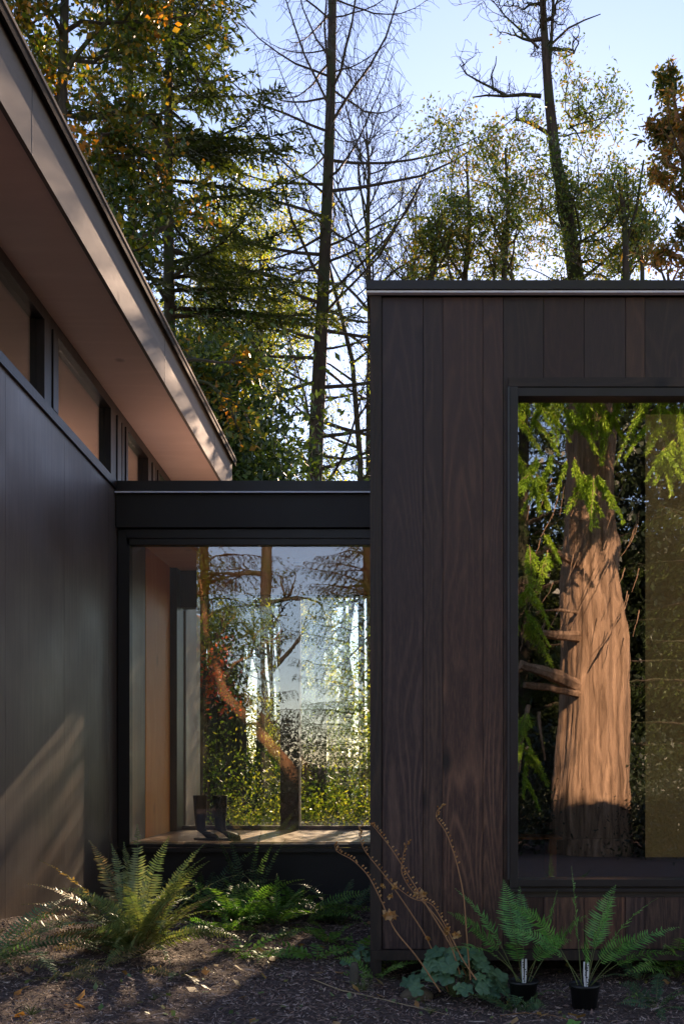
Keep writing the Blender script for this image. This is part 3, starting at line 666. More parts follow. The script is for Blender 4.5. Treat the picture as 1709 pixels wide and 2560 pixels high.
_,B2,C2=broadleaf(53,[P(1445,705,D),P(1440,600,D),P(1450,480,D)],[.08,.05,.02],limbs=16,limb_from=.0,limb_len=1.9,levels=3,nleaf=30,leafL=.09,leafW=.045,clump=.22)
B.V+=B2.V; B.Fc+=[f+B.n for f in B2.Fc]; B.n+=B2.n
Cr.V+=C2.V; Cr.Fc+=[f+Cr.n for f in C2.Fc]; Cr.n+=C2.n
place_abs('madrone_tree','tall ragged dark trunk with a bare crown and crooked side limbs above the timber wing','tree',tr[0],[('trunk',T,M['barkdk']),('branches',B,M['barkdk']),('crown',Cr,M['madleaf'])])
# H leafy small trees
D=21.
for px,top,sd,nl,ll,lb in [(1165,390,61,20,1.7,'slim leafy tree left of the ragged trunk, thin at its top'),(1262,370,62,26,1.7,'rounded leafy tree touching the ragged trunk on its left'),(1080,600,63,20,1.3,'low sparse tree over the left end of the wing roof'),(1560,520,64,34,1.5,'dense dark leafy tree right of the ragged trunk')]:
    tr=[gp(px,D),P(px+6,900,D),P(px-4,700,D),P(px+8,(700+top)/2,D),P(px,top,D)]
    T,B,Cr=broadleaf(sd,tr,[.09,.08,.06,.045,.02],limbs=18,limb_from=.3,limb_len=ll,levels=3,nleaf=int(nl*.85),leafL=.085,leafW=.045,clump=.17,up=.45)
    place_abs('leafy_tree',lb,'tree',tr[0],[('trunk',T,M['barkgy']),('branches',B,M['barkgy']),('crown',Cr,M['madleaf'])],'small leafy trees behind the timber wing')
# snags
D=20.
mb=MB()
tr=[gp(1568,D),P(1566,900,D),P(1564,700,D),P(1560,560,D),P(1552,480,D),P(1542,450,D)]
T=MB(); T.tube(tr,[.1,.09,.075,.06,.045,.02],7,cap=True); B=MB(); pb(B,[(1562,640),(1570,520),(1562,410)],.03,.012,D); pb(B,[(1566,600),(1590,520),(1600,450),(1608,400)],.035,.02,D); pb(B,[(1552,560),(1530,470),(1545,400)],.02,.008,D)
place_abs('snag','broken leafless snag with three bare prongs above the wing roof','tree',tr[0],[('trunk',T,M['barkdk']),('branches',B,M['barkdk'])])
tr=[gp(1606,D),P(1604,900,D),P(1604,640,D)]
T=MB(); T.tube(tr,[.06,.055,.045],7,cap=True); place_abs('snag','short dead stub standing right of the three pronged snag','tree',tr[0],[('trunk',T,M['barkdk'])])
# J right edge
D=14.
tr=[gp(1800,D),P(1790,1200,D),P(1745,700,D),P(1715,420,D),P(1682,240,D)]
T,B,Cr=broadleaf(71,tr,[.12,.11,.09,.06,.02],limbs=26,limb_from=.42,limb_len=.8,levels=3,nleaf=26,leafL=.1,leafW=.045,clump=.07,up=.6,spread=.7,kids=3)
place_abs('madrone_tree','madrone with orange tinted leaf clusters at the right edge','tree',tr[0],[('trunk',T,M['barkarb']),('branches',B,M['barkarb']),('crown',Cr,M['orleaf'])])
# bushes
bush(81,gp(505,17),.8,1.0,8.9,20000,.13,.07,M['bushleaf'],'tall_shrub','dense dark green evergreen shrub rising behind the tip of the eaves',zlo=4.6)
bush(82,gp(555,19),.7,1.0,9.0,13000,.13,.07,M['bushleaf'],'tall_shrub','dark green shrub left of the dead conifer trunk',zlo=5.0)
bush(87,gp(700,30),1.6,1.0,11.5,15000,.13,.06,M['bushleaf'],'tall_shrub','broad dull green shrub behind the dead conifer trunk',zlo=5.0)
bush(83,gp(850,25),.7,.8,11.4,9000,.09,.04,M['yellowleaf'],'tall_shrub','sunlit golden shrub between the dead conifer and the wing corner')
bush(84,gp(640,15.5),1.0,.8,.9,3600,.055,.035,M['yellowleaf'],'garden_shrub','low yellow green shrub seen through the link glass left of the post')
bush(85,gp(820,16),1.1,.9,1.25,4500,.055,.035,M['yellowleaf'],'garden_shrub','bright green shrub seen through the right pane of the link')
bush(86,gp(535,16),.45,.8,2.3,3000,.06,.03,M['yellowleaf'],'garden_shrub','tall green shrub close to the dark rear screen wall')
bush(87,gp(740,26),2.4,1.0,1.6,9000,.09,.04,M['bushleaf'],'garden_shrub','far low dark hedge of shrubs beyond the gravel')
bush(88,gp(560,24),2.0,1.0,2.2,6000,.09,.04,M['bushleaf'],'garden_shrub','far tall dark shrub beyond the gravel on the left')
bush(89,gp(1090,17.5),.8,.8,7.4,16000,.1,.05,M['bushleaf'],'tall_shrub','added tall shrub mostly hidden behind the wing corner, breaking up the sun on the bed')  # added out of sight to block the sun streak on the ground
bush(141,gp(640,27),1.6,1.0,3.6,7000,.08,.04,M['yellowleaf'],'garden_shrub','pale green shrub far beyond the left pane of the link')
bush(140,gp(880,22),1.2,1.0,3.6,5000,.09,.045,M['yellowleaf'],'garden_shrub','pale green tall shrub beyond the right pane of the link')
# small red maple seen in link
D=14.5; tr=[gp(500,D),P(500,1900,D),P(506,1750,D),P(515,1650,D)]
T,B,Cr=broadleaf(91,tr,[.05,.045,.035,.015],limbs=9,limb_from=.5,limb_len=.7,levels=2,nleaf=18,leafL=.06,leafW=.05,clump=.12)
place_abs('small_maple','small red leaved maple seen through the left pane of the link','tree',tr[0],[('trunk',T,M['barkgy']),('branches',B,M['barkgy']),('crown',Cr,M['redleaf'])])
D=17.; 
for px,lb,sd in ((600,'slender green tree in the garden seen left of the link post',92),(800,'slender green tree in the garden seen right of the link post',93)):
    tr=[gp(px,D),P(px+4,1850,D),P(px-3,1650,D),P(px+6,1580,D),P(px,1500,D)]
    T,B,Cr=broadleaf(sd,tr,[.1,.09,.08,.06,.03],limbs=14,limb_from=.3,limb_len=.6,levels=3,nleaf=16,leafL=.08,leafW=.04,clump=.15,up=.2)
    place_abs('garden_tree',lb,'tree',tr[0],[('trunk',T,M['barkgy']),('branches',B,M['barkgy']),('crown',Cr,M['yellowleaf'])],'garden trees beyond the link')

# --- behind the camera, seen mirrored in the glass
def mirrorP(px,py,Dv,plane): # point at virtual distance Dv behind mirror plane y=plane
    p=P(px,py,Dv); return np.array([p[0],2*plane-Dv,p[2]])
VP=16.2; pl=7.05
mp=lambda px,py,d=VP:mirrorP(px,py,d,pl)
T=MB()
cz=[2134,2080,2010,1930,1800,1650,1500,1400,1250,1100,900,500,-500,-1500]
cxs=[1482,1482,1480,1482,1485,1485,1478,1475,1472,1475,1478,1480,1485,1490]
rr=[.70,.64,.61,.585,.555,.525,.47,.42,.39,.37,.36,.3,.25,.1]
pts=np.array([mp(a,b_) for a,b_ in zip(cxs,cz)]); pts[0][2]=-.1
from mathutils import noise as mn
n=150; rows=330; th=np.linspace(0,2*math.pi,n,endpoint=False); V=[]
for q in np.linspace(0,12,rows):
    c_=[np.interp(q,range(len(pts)),pts[:,i]) for i in range(3)]; R_=np.interp(q,range(len(pts)),rr); zz=c_[2]
    row=[]
    for t_ in th:
        u_=math.cos(t_); v_=math.sin(t_)
        big=mn.noise(Vector((u_*1.4,v_*1.4,zz*.55)))*.16+mn.noise(Vector((u_*3.2,v_*3.2,zz*.9+7)))*.08
        fur=abs(mn.noise(Vector((u_*7+big*3,v_*7,zz*.8+3))))*-.10+abs(mn.noise(Vector((u_*17,v_*17,zz*1.7))))*-.055
        kb=max(0,mn.noise(Vector((u_*2.2+4,v_*2.2,zz*1.3)))-.35)*.5*(1 if zz>2.6 else 0)
        f_=1+big+fur+kb+.05
        row.append((c_[0]+R_*f_*u_,c_[1]+R_*f_*v_,zz))
    V+=row
V=np.array(V); i=np.arange(rows-1)[:,None]*n; j=np.arange(n)[None,:]; kk=(j+1)%n
T.add(V,np.stack([i+j,i+kk,i+n+kk,i+n+j],-1).reshape(-1,4))
B=MB()
def mb_(pts_,r0,r1): 
    w_=np.array([mp(a,b_,d_) for a,b_,d_ in pts_]); B.tube(w_,np.linspace(r0,r1,len(w_)),7,cap=True)
mb_([(1440,1715,VP-.4),(1390,1690,15.3),(1345,1675,15),(1300,1660,14.9)],.12,.07)
mb_([(1450,1735,VP-.4),(1370,1718,15.4),(1310,1712,15.2)],.08,.05)
mb_([(1440,1590,VP-.4),(1385,1588,15.3),(1350,1580,15.)],.09,.05)
mb_([(1440,1410,VP-.4),(1400,1385,15.3),(1365,1370,15.)],.07,.04)
mb_([(1440,1530,VP-.4),(1400,1525,15.3),(1340,1528,15.)],.03,.015)
mb_([(1560,1520,VP-.6),(1535,1560,15.1),(1500,1620,15)],.02,.01)
mb_([(1320,1765,15),(1305,1830,14.9),(1297,1930,14.8)],.035,.02); mb_([(1345,1780,15),(1352,1850,14.9),(1362,1900,14.9)],.025,.012)
# hanging bare twigs
rg=np.random.default_rng(6)
for q in range(46):
    px=rg.uniform(1310,1600); py=rg.uniform(1180,1560); s_=rg.uniform(-40,-8)
    mb_([(px,py,15.1),(px+s_*.3,py+25,15.05),(px+s_,py+rg.uniform(50,80),15)],.008,.004)
# drooping sprays
Cr=MB()
def spray(p0,d0,L,rngs):
    n=9; q=np.linspace(0,1,n)[:,None]; pts=p0+d0*q*L+np.array([0,0,-.45])*q**2*L
    B.tube(pts,np.linspace(.008,.003,n),3)
    sid=unit(np.cross(d0,[0,0,1.])+rngs.normal(0,.3,3))
    for i_ in range(1,26):
        t=i_/26; c_=np.array([np.interp(t,q[:,0],pts[:,k_]) for k_ in range(3)]); tl=.3*L*(1.1-t)*rngs.uniform(.7,1.2)
        for g in (-1,1):
            dd=unit(unit(pts[-1]-pts[0])*.75+sid*g*.75+np.array([0,0,-.35])); m_=max(4,int(tl/.016)); r_=np.linspace(0,1,m_)[:,None]
            base=c_+dd*r_*tl+np.array([0,0,-.2])*r_**2*tl
            for g2 in (-1,1):
                Cr.quads(rhombi(rngs,base,.05*(1.2-t*.3),.019,dirs=unit(dd*.8+unit(np.cross(dd,sid+[.1,.3,.2]))*g2*.35+sid*g2*.4),flat=.3))
rs=np.random.default_rng(9)
for (x0,y0,x1,y1,kx,d_) in [(1280,1000,1400,1090,12,14.2),(1390,990,1520,1100,11,14.4),(1500,990,1600,1010,3,14.6),(1280,1170,1390,1290,9,14.0),(1400,1190,1500,1260,8,14.2),(1630,1060,1730,1180,12,14.0),(1640,990,1740,1040,6,14.4),(1285,1790,1330,2000,6,14.6),(1285,1480,1330,1620,5,14.8),(1560,1000,1700,1040,3,14.8),(1320,1380,1400,1440,3,14.8)]:
    for q in range(kx):
        p0=mp(rs.uniform(x0,x1)-5,rs.uniform(y0,y1)-50,d_+rs.uniform(-.35,.35)); a=rs.uniform(0,6.28)
        spray(p0,unit(np.array([math.cos(a)*.8,math.sin(a)*.3,-.7])),rs.uniform(.35,.6),rs)
# boughs added above what the glass shows, to shade the upper trunk
for q in range(110):
    p0=np.array([rs.uniform(2.1,4.3),rs.uniform(-.6,1.8),0.]); p0[2]=7.5-.3*p0[1]+rs.uniform(-.1,1.9)
    spray(p0,unit(np.array([rs.normal(0,1),rs.normal(0,.4),-.2])),rs.uniform(.9,1.5),rs)
# upper boughs high over camera
for q in range(26):
    p0=pts[int(rs.integers(11,13))]+np.array([0,0,rs.uniform(0,3)]); a=rs.uniform(0,6.28); L=rs.uniform(1.2,2.8)
    s_=np.linspace(0,1,7)[:,None]; bp_=p0+np.array([math.cos(a),math.sin(a),0])*s_*L+np.array([0,0,-.5])*s_**2*L; B.tube(bp_,np.linspace(.05,.01,7),4)
    for u_ in (.4,.6,.75,.9,1.): 
        c_=p0+np.array([math.cos(a),math.sin(a),0])*u_*L+np.array([0,0,-.5])*u_**2*L
        C_=c_+rs.normal(0,.28,(260,3))*[1,1,.5]; Cr.quads(rhombi(rs,C_,.1,.03,dirs=np.tile([math.cos(a)*.5,math.sin(a)*.5,-.7],(260,1))))
place_abs('cedar_tree','huge sunlit cedar trunk with lime green drooping sprays mirrored in the right window','tree',np.array([pts[0][0],pts[0][1],0]),[('trunk',T,M['barkced']),('branches',B,M['barkced']),('crown',Cr,M['cedarleaf'])])
# dark firs behind camera
T,B,Cr=conifer(101,17,.2,1.2,3.2,95,droop=1.0,up=.45,leaf=.11,leafw=.03,dens=1.0,twiglen=.6,hang=.9)
f0=place('fir_tree','fir mirrored in the link glass right of centre','tree',(-1.6,-11.5,0),[('trunk',T,M['barkdk']),('branches',B,M['barkdk']),('crown',Cr,M['firleaf'])],'firs across the clearing mirrored in the glass')
for loc,rz,sc,lb in [((2.6,-9.5,0),2.,1.05,'fir mirrored behind the cedar trunk'),((6.6,-7.,0),4.,1.,'fir mirrored at the right edge of the right window'),
                  ((4.9,-13.,0),1.,1.15,'far fir mirrored dimly between trunk and window edge'),((-7.,-12.5,0),5.,1.1,'fir mirrored at the left of the link glass'),((-.9,-15.5,0),3.,1.1,'far fir mirrored faintly near the right jamb of the link')]:
    copy_tree(f0,loc,lb,rz,sc)
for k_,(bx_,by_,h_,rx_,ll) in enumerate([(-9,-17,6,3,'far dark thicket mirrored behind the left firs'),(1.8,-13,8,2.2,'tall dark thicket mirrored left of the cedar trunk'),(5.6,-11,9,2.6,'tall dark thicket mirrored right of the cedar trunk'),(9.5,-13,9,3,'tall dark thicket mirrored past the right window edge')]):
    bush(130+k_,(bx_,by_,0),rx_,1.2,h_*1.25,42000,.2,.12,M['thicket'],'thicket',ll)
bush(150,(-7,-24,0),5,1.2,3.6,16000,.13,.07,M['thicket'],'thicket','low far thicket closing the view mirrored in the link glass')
# mirrored madrones
ml=lambda px,py,d:mirrorP(px,py,d,10.04)
tr=[ml(672,2050,29),ml(670,1900,29),ml(668,1700,29),ml(664,1500,29),ml(672,1200,29),ml(668,800,29)]; tr[0][2]=0
T,B,Cr=broadleaf(111,tr,[.22,.2,.18,.17,.14,.06],limbs=12,limb_from=.4,limb_len=2.3,levels=3,nleaf=16,leafL=.1,leafW=.05,clump=.25)
place_abs('madrone_tree','upright mossy madrone trunk mirrored in the link glass','tree',tr[0],[('trunk',T,M['barkgy']),('branches',B,M['barkgy']),('crown',Cr,M['bushleaf'])])
tr=[ml(790,2060,28.6),ml(745,1950,28.6),ml(690,1880,28.6),ml(630,1810,28.6),ml(560,1735,28.6),ml(520,1600,28.6),ml(500,1450,28.6)]; tr[0][2]=0
T,B,Cr=broadleaf(112,tr,[.22,.21,.19,.17,.15,.11,.05],limbs=8,limb_from=.7,limb_len=1.8,levels=3,nleaf=22,leafL=.1,leafW=.05,clump=.3)
place_abs('madrone_tree','leaning orange madrone limb mirrored diagonally in the link glass','tree',tr[0],[('trunk',T,M['barkarb']),('branches',B,M['barkarb']),('crown',Cr,M['yellowleaf'])])
bush(121,(3.4,-5.2,0),2.2,1.2,2.4,14000,.1,.06,M['thicket'],'understorey_shrub','dark shrub mirrored low behind the cedar trunk')
bush(122,(-2.6,-6.0,0),1.8,1.,1.3,10000,.08,.04,M['thicket'],'understorey_shrub','low green shrub with darkened leaves mirrored at the foot of the link glass')  # painted dark so the reflection at the foot of the glass stays dark
bush(123,(6.5,-4.2,0),1.6,1.2,3.0,12000,.1,.06,M['thicket'],'understorey_shrub','dark shrub mirrored at the right edge of the right window')

bush(125,(4.2,-1.6,0),.7,.5,1.3,7000,.06,.035,M['thicket'],'understorey_shrub','dark leafy shrub mirrored right of the cedar foot')
bush(126,(1.4,-2.2,0),.6,.5,1.5,7000,.06,.035,M['thicket'],'understorey_shrub','dark leafy shrub mirrored left of the cedar foot')

# ------------------------------------------------------------------ ferns and small plants
def frond(rng,Lf,St,base,az,L,elev,curl,npin,plen,pw,droopside=.15,bare=.12,wave=0,side=0,gap=1.):
    """arching rachis with paired tapering pinnae"""
    n=16; d=np.array([math.cos(az),math.sin(az)]); e=elev; p=np.array(base,float); pts=[p.copy()]; az_=az
    for i_ in range(n-1):
        e-=curl/(n-1)*(.4+1.2*i_/(n-1)); az_+=side/(n-1)
        p=p+np.array([math.cos(az_)*math.cos(e),math.sin(az_)*math.cos(e),math.sin(e)])*L/(n-1); pts.append(p.copy())
    pts=np.array(pts); St.tube(pts,np.linspace(.0035,.0012,n)*(.6+L*.5),3)
    t=np.linspace(bare,.99,npin); c=np.stack([np.interp(t,np.linspace(0,1,n),pts[:,k_]) for k_ in range(3)],-1)
    g=np.gradient(pts,axis=0); tg=unit(np.stack([np.interp(t,np.linspace(0,1,n),g[:,k_]) for k_ in range(3)],-1))
    sd=unit(np.cross(tg,np.array([0,0,1.]))); roll=rng.normal(0,.5); nn=unit(np.cross(sd,tg)); sd=sd*math.cos(roll)+nn*math.sin(roll); nn=unit(np.cross(sd,tg))
    u=(t-bare)/(1-bare); env=np.minimum(1,u*4+.45)*np.clip((1-u)*1.7,0.06,1)**.8
    for sg in (-1,1):
        l=(plen*env*rng.uniform(.8,1.12,npin)*(rng.random(npin)>.04))[:,None]; w=pw*np.minimum(1,env+.25)[:,None]
        dd=unit(sd*sg+tg*.28+nn*rng.normal(.05,.12,(npin,1)))
        dr=-nn*0+np.array([0,0,-1.])*droopside
        wv=unit(tg+rng.normal(0,.15,(npin,3)))
        a=c+wv*w*.3; b_=c-wv*w*.3; m1=c+dd*l*.5+dr*l*.2+wv*w*.5; m2=c+dd*l*.5+dr*l*.2-wv*w*.5; tp=c+dd*l+dr*l*.7+tg*l*.12
        Lf.quads(np.stack([a,m1,m2,b_],1)); Lf.quads(np.stack([m1,tp,tp-wv*w*.12,m2],1))
def fern(seed,base,nf,L,label,mt,plen=.07,pw=.014,npin=34,elev=(.6,1.35),curl=(.7,1.5),azr=(0,6.283),group='ferns growing in the bed',mt2=None,name='sword_fern',bare=.12,dead=0,stem='stem',spread=.04,custom=None):
    rng=np.random.default_rng(seed); Lf=MB(); St=MB(); Lo=MB(); base=np.asarray(base,float)
    jobs=custom if custom else []
    if not custom:
        for i_ in range(nf):
            az=azr[0]+(azr[1]-azr[0])*(i_+rng.uniform(-.3,.3))/nf
            jobs.append((az,L*rng.uniform(.65,1.1),rng.uniform(*elev),rng.uniform(*curl),rng.random()<dead))
    for az,l,e,cu,dd in jobs:
        b_=base+np.array([math.cos(az),math.sin(az),0])*rng.uniform(.2,1)*spread
        frond(rng,Lo if dd else Lf,St,b_,az,l,e,cu,int(npin*max(.7,l/L)),plen*l/L**1.0*.9+plen*.1,pw,bare=bare,side=rng.normal(0,.35))
    e_=empty(name,base,label,'fern',group)
    Lf.build('fronds',mt,e_); St.build('stalks',M[stem],e_)
    if Lo.n: Lo.build('old_fronds',mt2,e_)
    return e_
def at(px,py):  # point on flat-ish ground under photo pixel
    D_=EYE*F/(py-CY)
    for _ in range(8):
        x=(px-CX)/F*D_; D_=(EYE-float(gz(x,D_)))*F/(py-CY)
    x=(px-CX)/F*D_; return np.array([x,D_,float(gz(x,D_))])
cus=[(1.5+a,l,e,c_,dd) for a,l,e,c_,dd in [(-3.1,.75,.75,1.0,0),(-2.7,.78,.95,.9,0),(-2.2,.8,1.1,.8,0),(-1.5,.8,1.2,.7,0),(-.8,.85,1.25,.6,0),(0,.85,1.3,.5,0),(.6,.85,1.25,.6,0),(1.0,.9,1.15,.5,1),(1.4,.9,1.05,.6,1),(1.7,.85,.95,.8,1),(2.0,.85,.85,.9,1),(2.4,.7,.7,1.1,1),(2.9,.7,.8,1.2,0),(-1.9,.7,.6,1.1,0),(-2.5,.65,.55,1.2,0),(-.3,.6,.9,.9,0),(.3,.9,1.38,.4,0),(-1.2,.85,1.0,.9,0),(-.6,.7,.8,1.2,0),(3.3,.65,.6,1.3,0),(-3.6,.6,.65,1.1,0),(-4.1,.6,.7,1.1,0),(2.2,.6,.5,1.0,1),(-1.0,.65,.55,1.1,0),(-1.7,.8,1.25,.7,0),(.9,.8,1.3,.5,0),(-2.4,.75,1.1,.9,0),(-2.0,.7,.85,1.2,0)]]
rq=np.random.default_rng(77)
cus=[(a,l*1.06,e,c_,dd) for a,l,e,c_,dd in cus]+[(rq.uniform(0,6.28),rq.uniform(.6,.9),rq.uniform(.5,1.3),rq.uniform(.5,1.4),rq.random()<.15) for _ in range(24)]
fern(201,at(345,2385),0,.85,'large sword fern with stiff grey green upright fronds in front of the dark wall',M['fernA'],mt2=M['fernO'],custom=cus,plen=.085,pw=.018,npin=40)
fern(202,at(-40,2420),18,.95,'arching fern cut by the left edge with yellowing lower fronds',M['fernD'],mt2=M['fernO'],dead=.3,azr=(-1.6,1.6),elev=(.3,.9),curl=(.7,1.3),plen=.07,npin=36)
fern(203,at(150,2440),6,.42,'small fern with rust orange tips low in the left mulch',M['fernO'],mt2=M['fernO'],azr=(-2.,1.),elev=(.15,.5),curl=(.4,.7),plen=.05,npin=22)
fern(204,gp(590,8.9),20,.72,'bright green fern left of centre under the link window',M['fernB'],elev=(.5,1.2),plen=.062,pw=.018,npin=26)
fern(205,gp(690,8.8),20,.72,'bright green fern directly below the middle of the link window',M['fernB'],elev=(.5,1.2),plen=.06,pw=.018,npin=26)
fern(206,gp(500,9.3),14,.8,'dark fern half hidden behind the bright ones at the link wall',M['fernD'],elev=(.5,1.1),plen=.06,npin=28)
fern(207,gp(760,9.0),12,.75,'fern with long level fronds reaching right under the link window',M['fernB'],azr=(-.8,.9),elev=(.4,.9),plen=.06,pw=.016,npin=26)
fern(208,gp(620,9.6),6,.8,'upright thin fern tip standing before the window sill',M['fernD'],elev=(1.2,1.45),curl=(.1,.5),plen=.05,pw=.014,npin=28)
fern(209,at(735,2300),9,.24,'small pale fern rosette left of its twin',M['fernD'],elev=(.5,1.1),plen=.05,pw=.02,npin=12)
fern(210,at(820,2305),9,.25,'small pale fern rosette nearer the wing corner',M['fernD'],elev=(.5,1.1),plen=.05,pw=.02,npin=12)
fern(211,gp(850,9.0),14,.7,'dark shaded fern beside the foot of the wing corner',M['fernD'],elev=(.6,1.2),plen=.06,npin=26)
fern(212,at(610,2385),9,.3,'low glossy fern with few broad lobes left in the mulch',M['fernB'],elev=(.35,.9),curl=(.6,1.2),plen=.05,pw=.03,npin=9,name='licorice_fern')
fern(213,at(790,2400),9,.34,'low glossy fern with broad lobes right of centre in the mulch',M['fernB'],elev=(.35,.9),curl=(.6,1.2),plen=.055,pw=.032,npin=9,name='licorice_fern')
fern(214,at(880,2390),7,.36,'low glossy fern touching the foot of the corner board',M['fernB'],elev=(.5,1.0),curl=(.6,1.0),plen=.055,pw=.03,npin=10,name='licorice_fern')
fern(215,at(975,2405),9,.34,'small fern with neat teeth among the dry stalks',M['fernB'],elev=(.4,1.0),plen=.045,pw=.012,npin=20)
fern(216,at(1690,2440),18,.8,'dark green fern spilling in from the right edge',M['fernB'],azr=(1.2,5.2),elev=(.5,1.2),plen=.07,pw=.018,npin=26)
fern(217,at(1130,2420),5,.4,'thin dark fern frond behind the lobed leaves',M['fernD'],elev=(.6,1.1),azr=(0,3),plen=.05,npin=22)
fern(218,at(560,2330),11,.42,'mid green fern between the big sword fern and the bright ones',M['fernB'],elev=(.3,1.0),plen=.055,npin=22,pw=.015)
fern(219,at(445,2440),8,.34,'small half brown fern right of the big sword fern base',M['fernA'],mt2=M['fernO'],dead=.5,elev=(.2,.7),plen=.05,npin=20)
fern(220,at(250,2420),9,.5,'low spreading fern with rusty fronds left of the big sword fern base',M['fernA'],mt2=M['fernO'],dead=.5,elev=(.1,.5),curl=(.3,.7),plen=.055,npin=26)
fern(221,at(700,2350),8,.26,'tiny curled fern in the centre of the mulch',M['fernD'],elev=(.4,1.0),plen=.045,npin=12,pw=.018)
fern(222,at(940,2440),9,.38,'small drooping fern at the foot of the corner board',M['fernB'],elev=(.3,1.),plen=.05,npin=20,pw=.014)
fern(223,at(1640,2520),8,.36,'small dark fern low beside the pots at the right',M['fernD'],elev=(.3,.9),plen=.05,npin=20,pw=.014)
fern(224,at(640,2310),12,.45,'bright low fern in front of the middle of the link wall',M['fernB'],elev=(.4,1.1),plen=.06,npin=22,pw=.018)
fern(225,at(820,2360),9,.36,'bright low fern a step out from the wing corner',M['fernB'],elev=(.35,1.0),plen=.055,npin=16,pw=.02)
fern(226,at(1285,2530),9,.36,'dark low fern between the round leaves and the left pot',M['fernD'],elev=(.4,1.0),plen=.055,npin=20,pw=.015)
# potted ferns
def potfern(px,py,seed,jobs,label,plabel):
    D_=6.5 if px<1400 else 6.33; x=(px-CX)/F*D_; z=float(gz(x,D_))
    e=empty('nursery_pot',(x,D_,z),plabel,'plant pot','black nursery pots')
    n=28; prof=[(.07,0),(.078,.003),(.092,.13),(.1,.132),(.102,.15),(.096,.152),(.09,.14)]
    V=[(x+r_*math.cos(2*math.pi*j/n),D_+r_*math.sin(2*math.pi*j/n),z+h_) for r_,h_ in prof for j in range(n)]
    mb=MB(); mb.add(V,[(i*n+j,i*n+(j+1)%n,(i+1)*n+(j+1)%n,(i+1)*n+j) for i in range(len(prof)-1) for j in range(n)])
    mb.build('pot_body',M['pot'],e,smooth=True)
    mb=MB(); mb.poly([(x+.09*math.cos(2*math.pi*j/n),D_+.09*math.sin(2*math.pi*j/n),z+.135) for j in range(n)],[list(range(n))]); mb.build('soil',M['soil'],e)
    fe=fern(seed,(x,D_,z+.136),0,.62,label,M['fernC'],custom=[(a_,l_*1.06,e_,c_,d_) for a_,l_,e_,c_,d_ in jobs],plen=.085,pw=.013,npin=26,bare=.36,name='potted_fern',group='ferns in nursery pots',spread=.05)
    t=empty('plant_tag',(x,D_-.05,z+.13),'white speckled tag stuck in '+('the left' if px<1400 else 'the right')+' potted fern','plant tag','white plant tags')
    mb=MB(); 
    for s_ in (-1,1):
        a0=np.array([x+s_*.006,D_-.055,z+.14]); a1=np.array([x+s_*.011,D_-.06,z+.30]); 
        mb.tube([a0,(a0+a1)/2+[s_*.002,0,0],a1],[.006,.008,.007],6,cap=True)
    mb.build('tag_strip',M['tag'],t)
    mb=MB(); rr_=np.random.default_rng(seed)
    for q in range(9):
        zz=z+.155+q*.015; xx=x+rr_.uniform(-.014,.01); mb.box(xx,xx+.007,D_-.0715,D_-.0695,zz,zz+.008)
    mb.build('tag_marks',M['tagink'],t)
pj1=[(3.0,.66,1.05,.9,0),(2.8,.7,1.2,.6,0),(3.4,.62,.95,1.3,0),(2.2,.66,1.35,.4,0),(.6,.72,1.15,.8,0),(.1,.62,1.1,1.0,0),(-.8,.5,1.2,1.2,0),(4.4,.5,1.2,1.2,0),(1.4,.62,1.4,.6,0)]
potfern(1307,2540,301,pj1,'potted fern whose fronds fan out to the left of its neighbour','black pot in deep shade holding the left potted fern')
pj2=[(1.9,.72,1.42,.25,0),(2.7,.68,1.2,.9,0),(3.3,.62,1.1,1.3,0),(.9,.66,1.3,.5,0),(.3,.7,1.1,.6,0),(.0,.66,.95,.9,0),(-.3,.6,.85,1.2,0),(4.6,.5,1.25,1.1,0),(5.4,.5,1.2,1.1,0),(.5,.6,1.35,.5,0)]
potfern(1460,2560,302,pj2,'potted fern with a tall central frond under the right window','black pot standing forward and holding the right potted fern')
# lobed leaf plant (round leaves)
def lobed(seed,base,n,R,label,name,rmin=.035,rmax=.06,hmax=.28,cat='plant',mt=None,group=None):
    rng=np.random.default_rng(seed); Lf=MB(); St=MB(); base=np.asarray(base,float)
    for i_ in range(n):
        a=rng.uniform(0,6.28); rr_=R*math.sqrt(rng.random()); h_=hmax*(1-(rr_/R)**2*.75)*rng.uniform(.6,1.1)
        c=base+np.array([math.cos(a)*rr_,math.sin(a)*rr_*.7,h_]); r_=rng.uniform(rmin,rmax); nm=unit(np.array([math.cos(a)*.5,math.sin(a)*.5-.5,1.])+rng.normal(0,.25,3))
        u=unit(np.cross(nm,[0.3,1,.1])); v=np.cross(nm,u); k_=30; ph=rng.uniform(0,6.28); V=[c-nm*r_*.12]
        for ring,(f,dz) in enumerate(((.55,.06),(1.,-.04))):
            for j in range(k_):
                th=2*math.pi*j/k_; lob=1+(.13*math.sin(5*th+1.57)+.05*math.sin(15*th))*ring
                if abs(th-math.pi*1.5)<.2: lob*=.45+.4*(1-ring)
                th2=th+ph; V.append(c+(u*math.cos(th2)+v*math.sin(th2))*r_*f*lob+nm*(dz*r_+.05*r_*math.cos(5*th)))
        Lf.poly(V,[[0,1+j,1+(j+1)%k_] for j in range(k_)]+[[1+j,1+k_+j,1+k_+(j+1)%k_,1+(j+1)%k_] for j in range(k_)])
        b0=base+np.array([math.cos(a)*.03,math.sin(a)*.03,0]); q=np.linspace(0,1,5)[:,None]
        St.tube(b0+(c-b0)*q+np.array([0,0,.05])*np.sin(q*3.14),.0018,3)
    e=empty(name,base,label,cat,group); Lf.build('leaves',mt or M['round'],e,smooth=True); St.build('stalks',M['stem'],e)
lobed(401,at(1140,2490),64,.33,'clump of scalloped blue green round leaves at the foot of the dry stalks','fringecup_plant',hmax=.34,rmin=.035,rmax=.062)
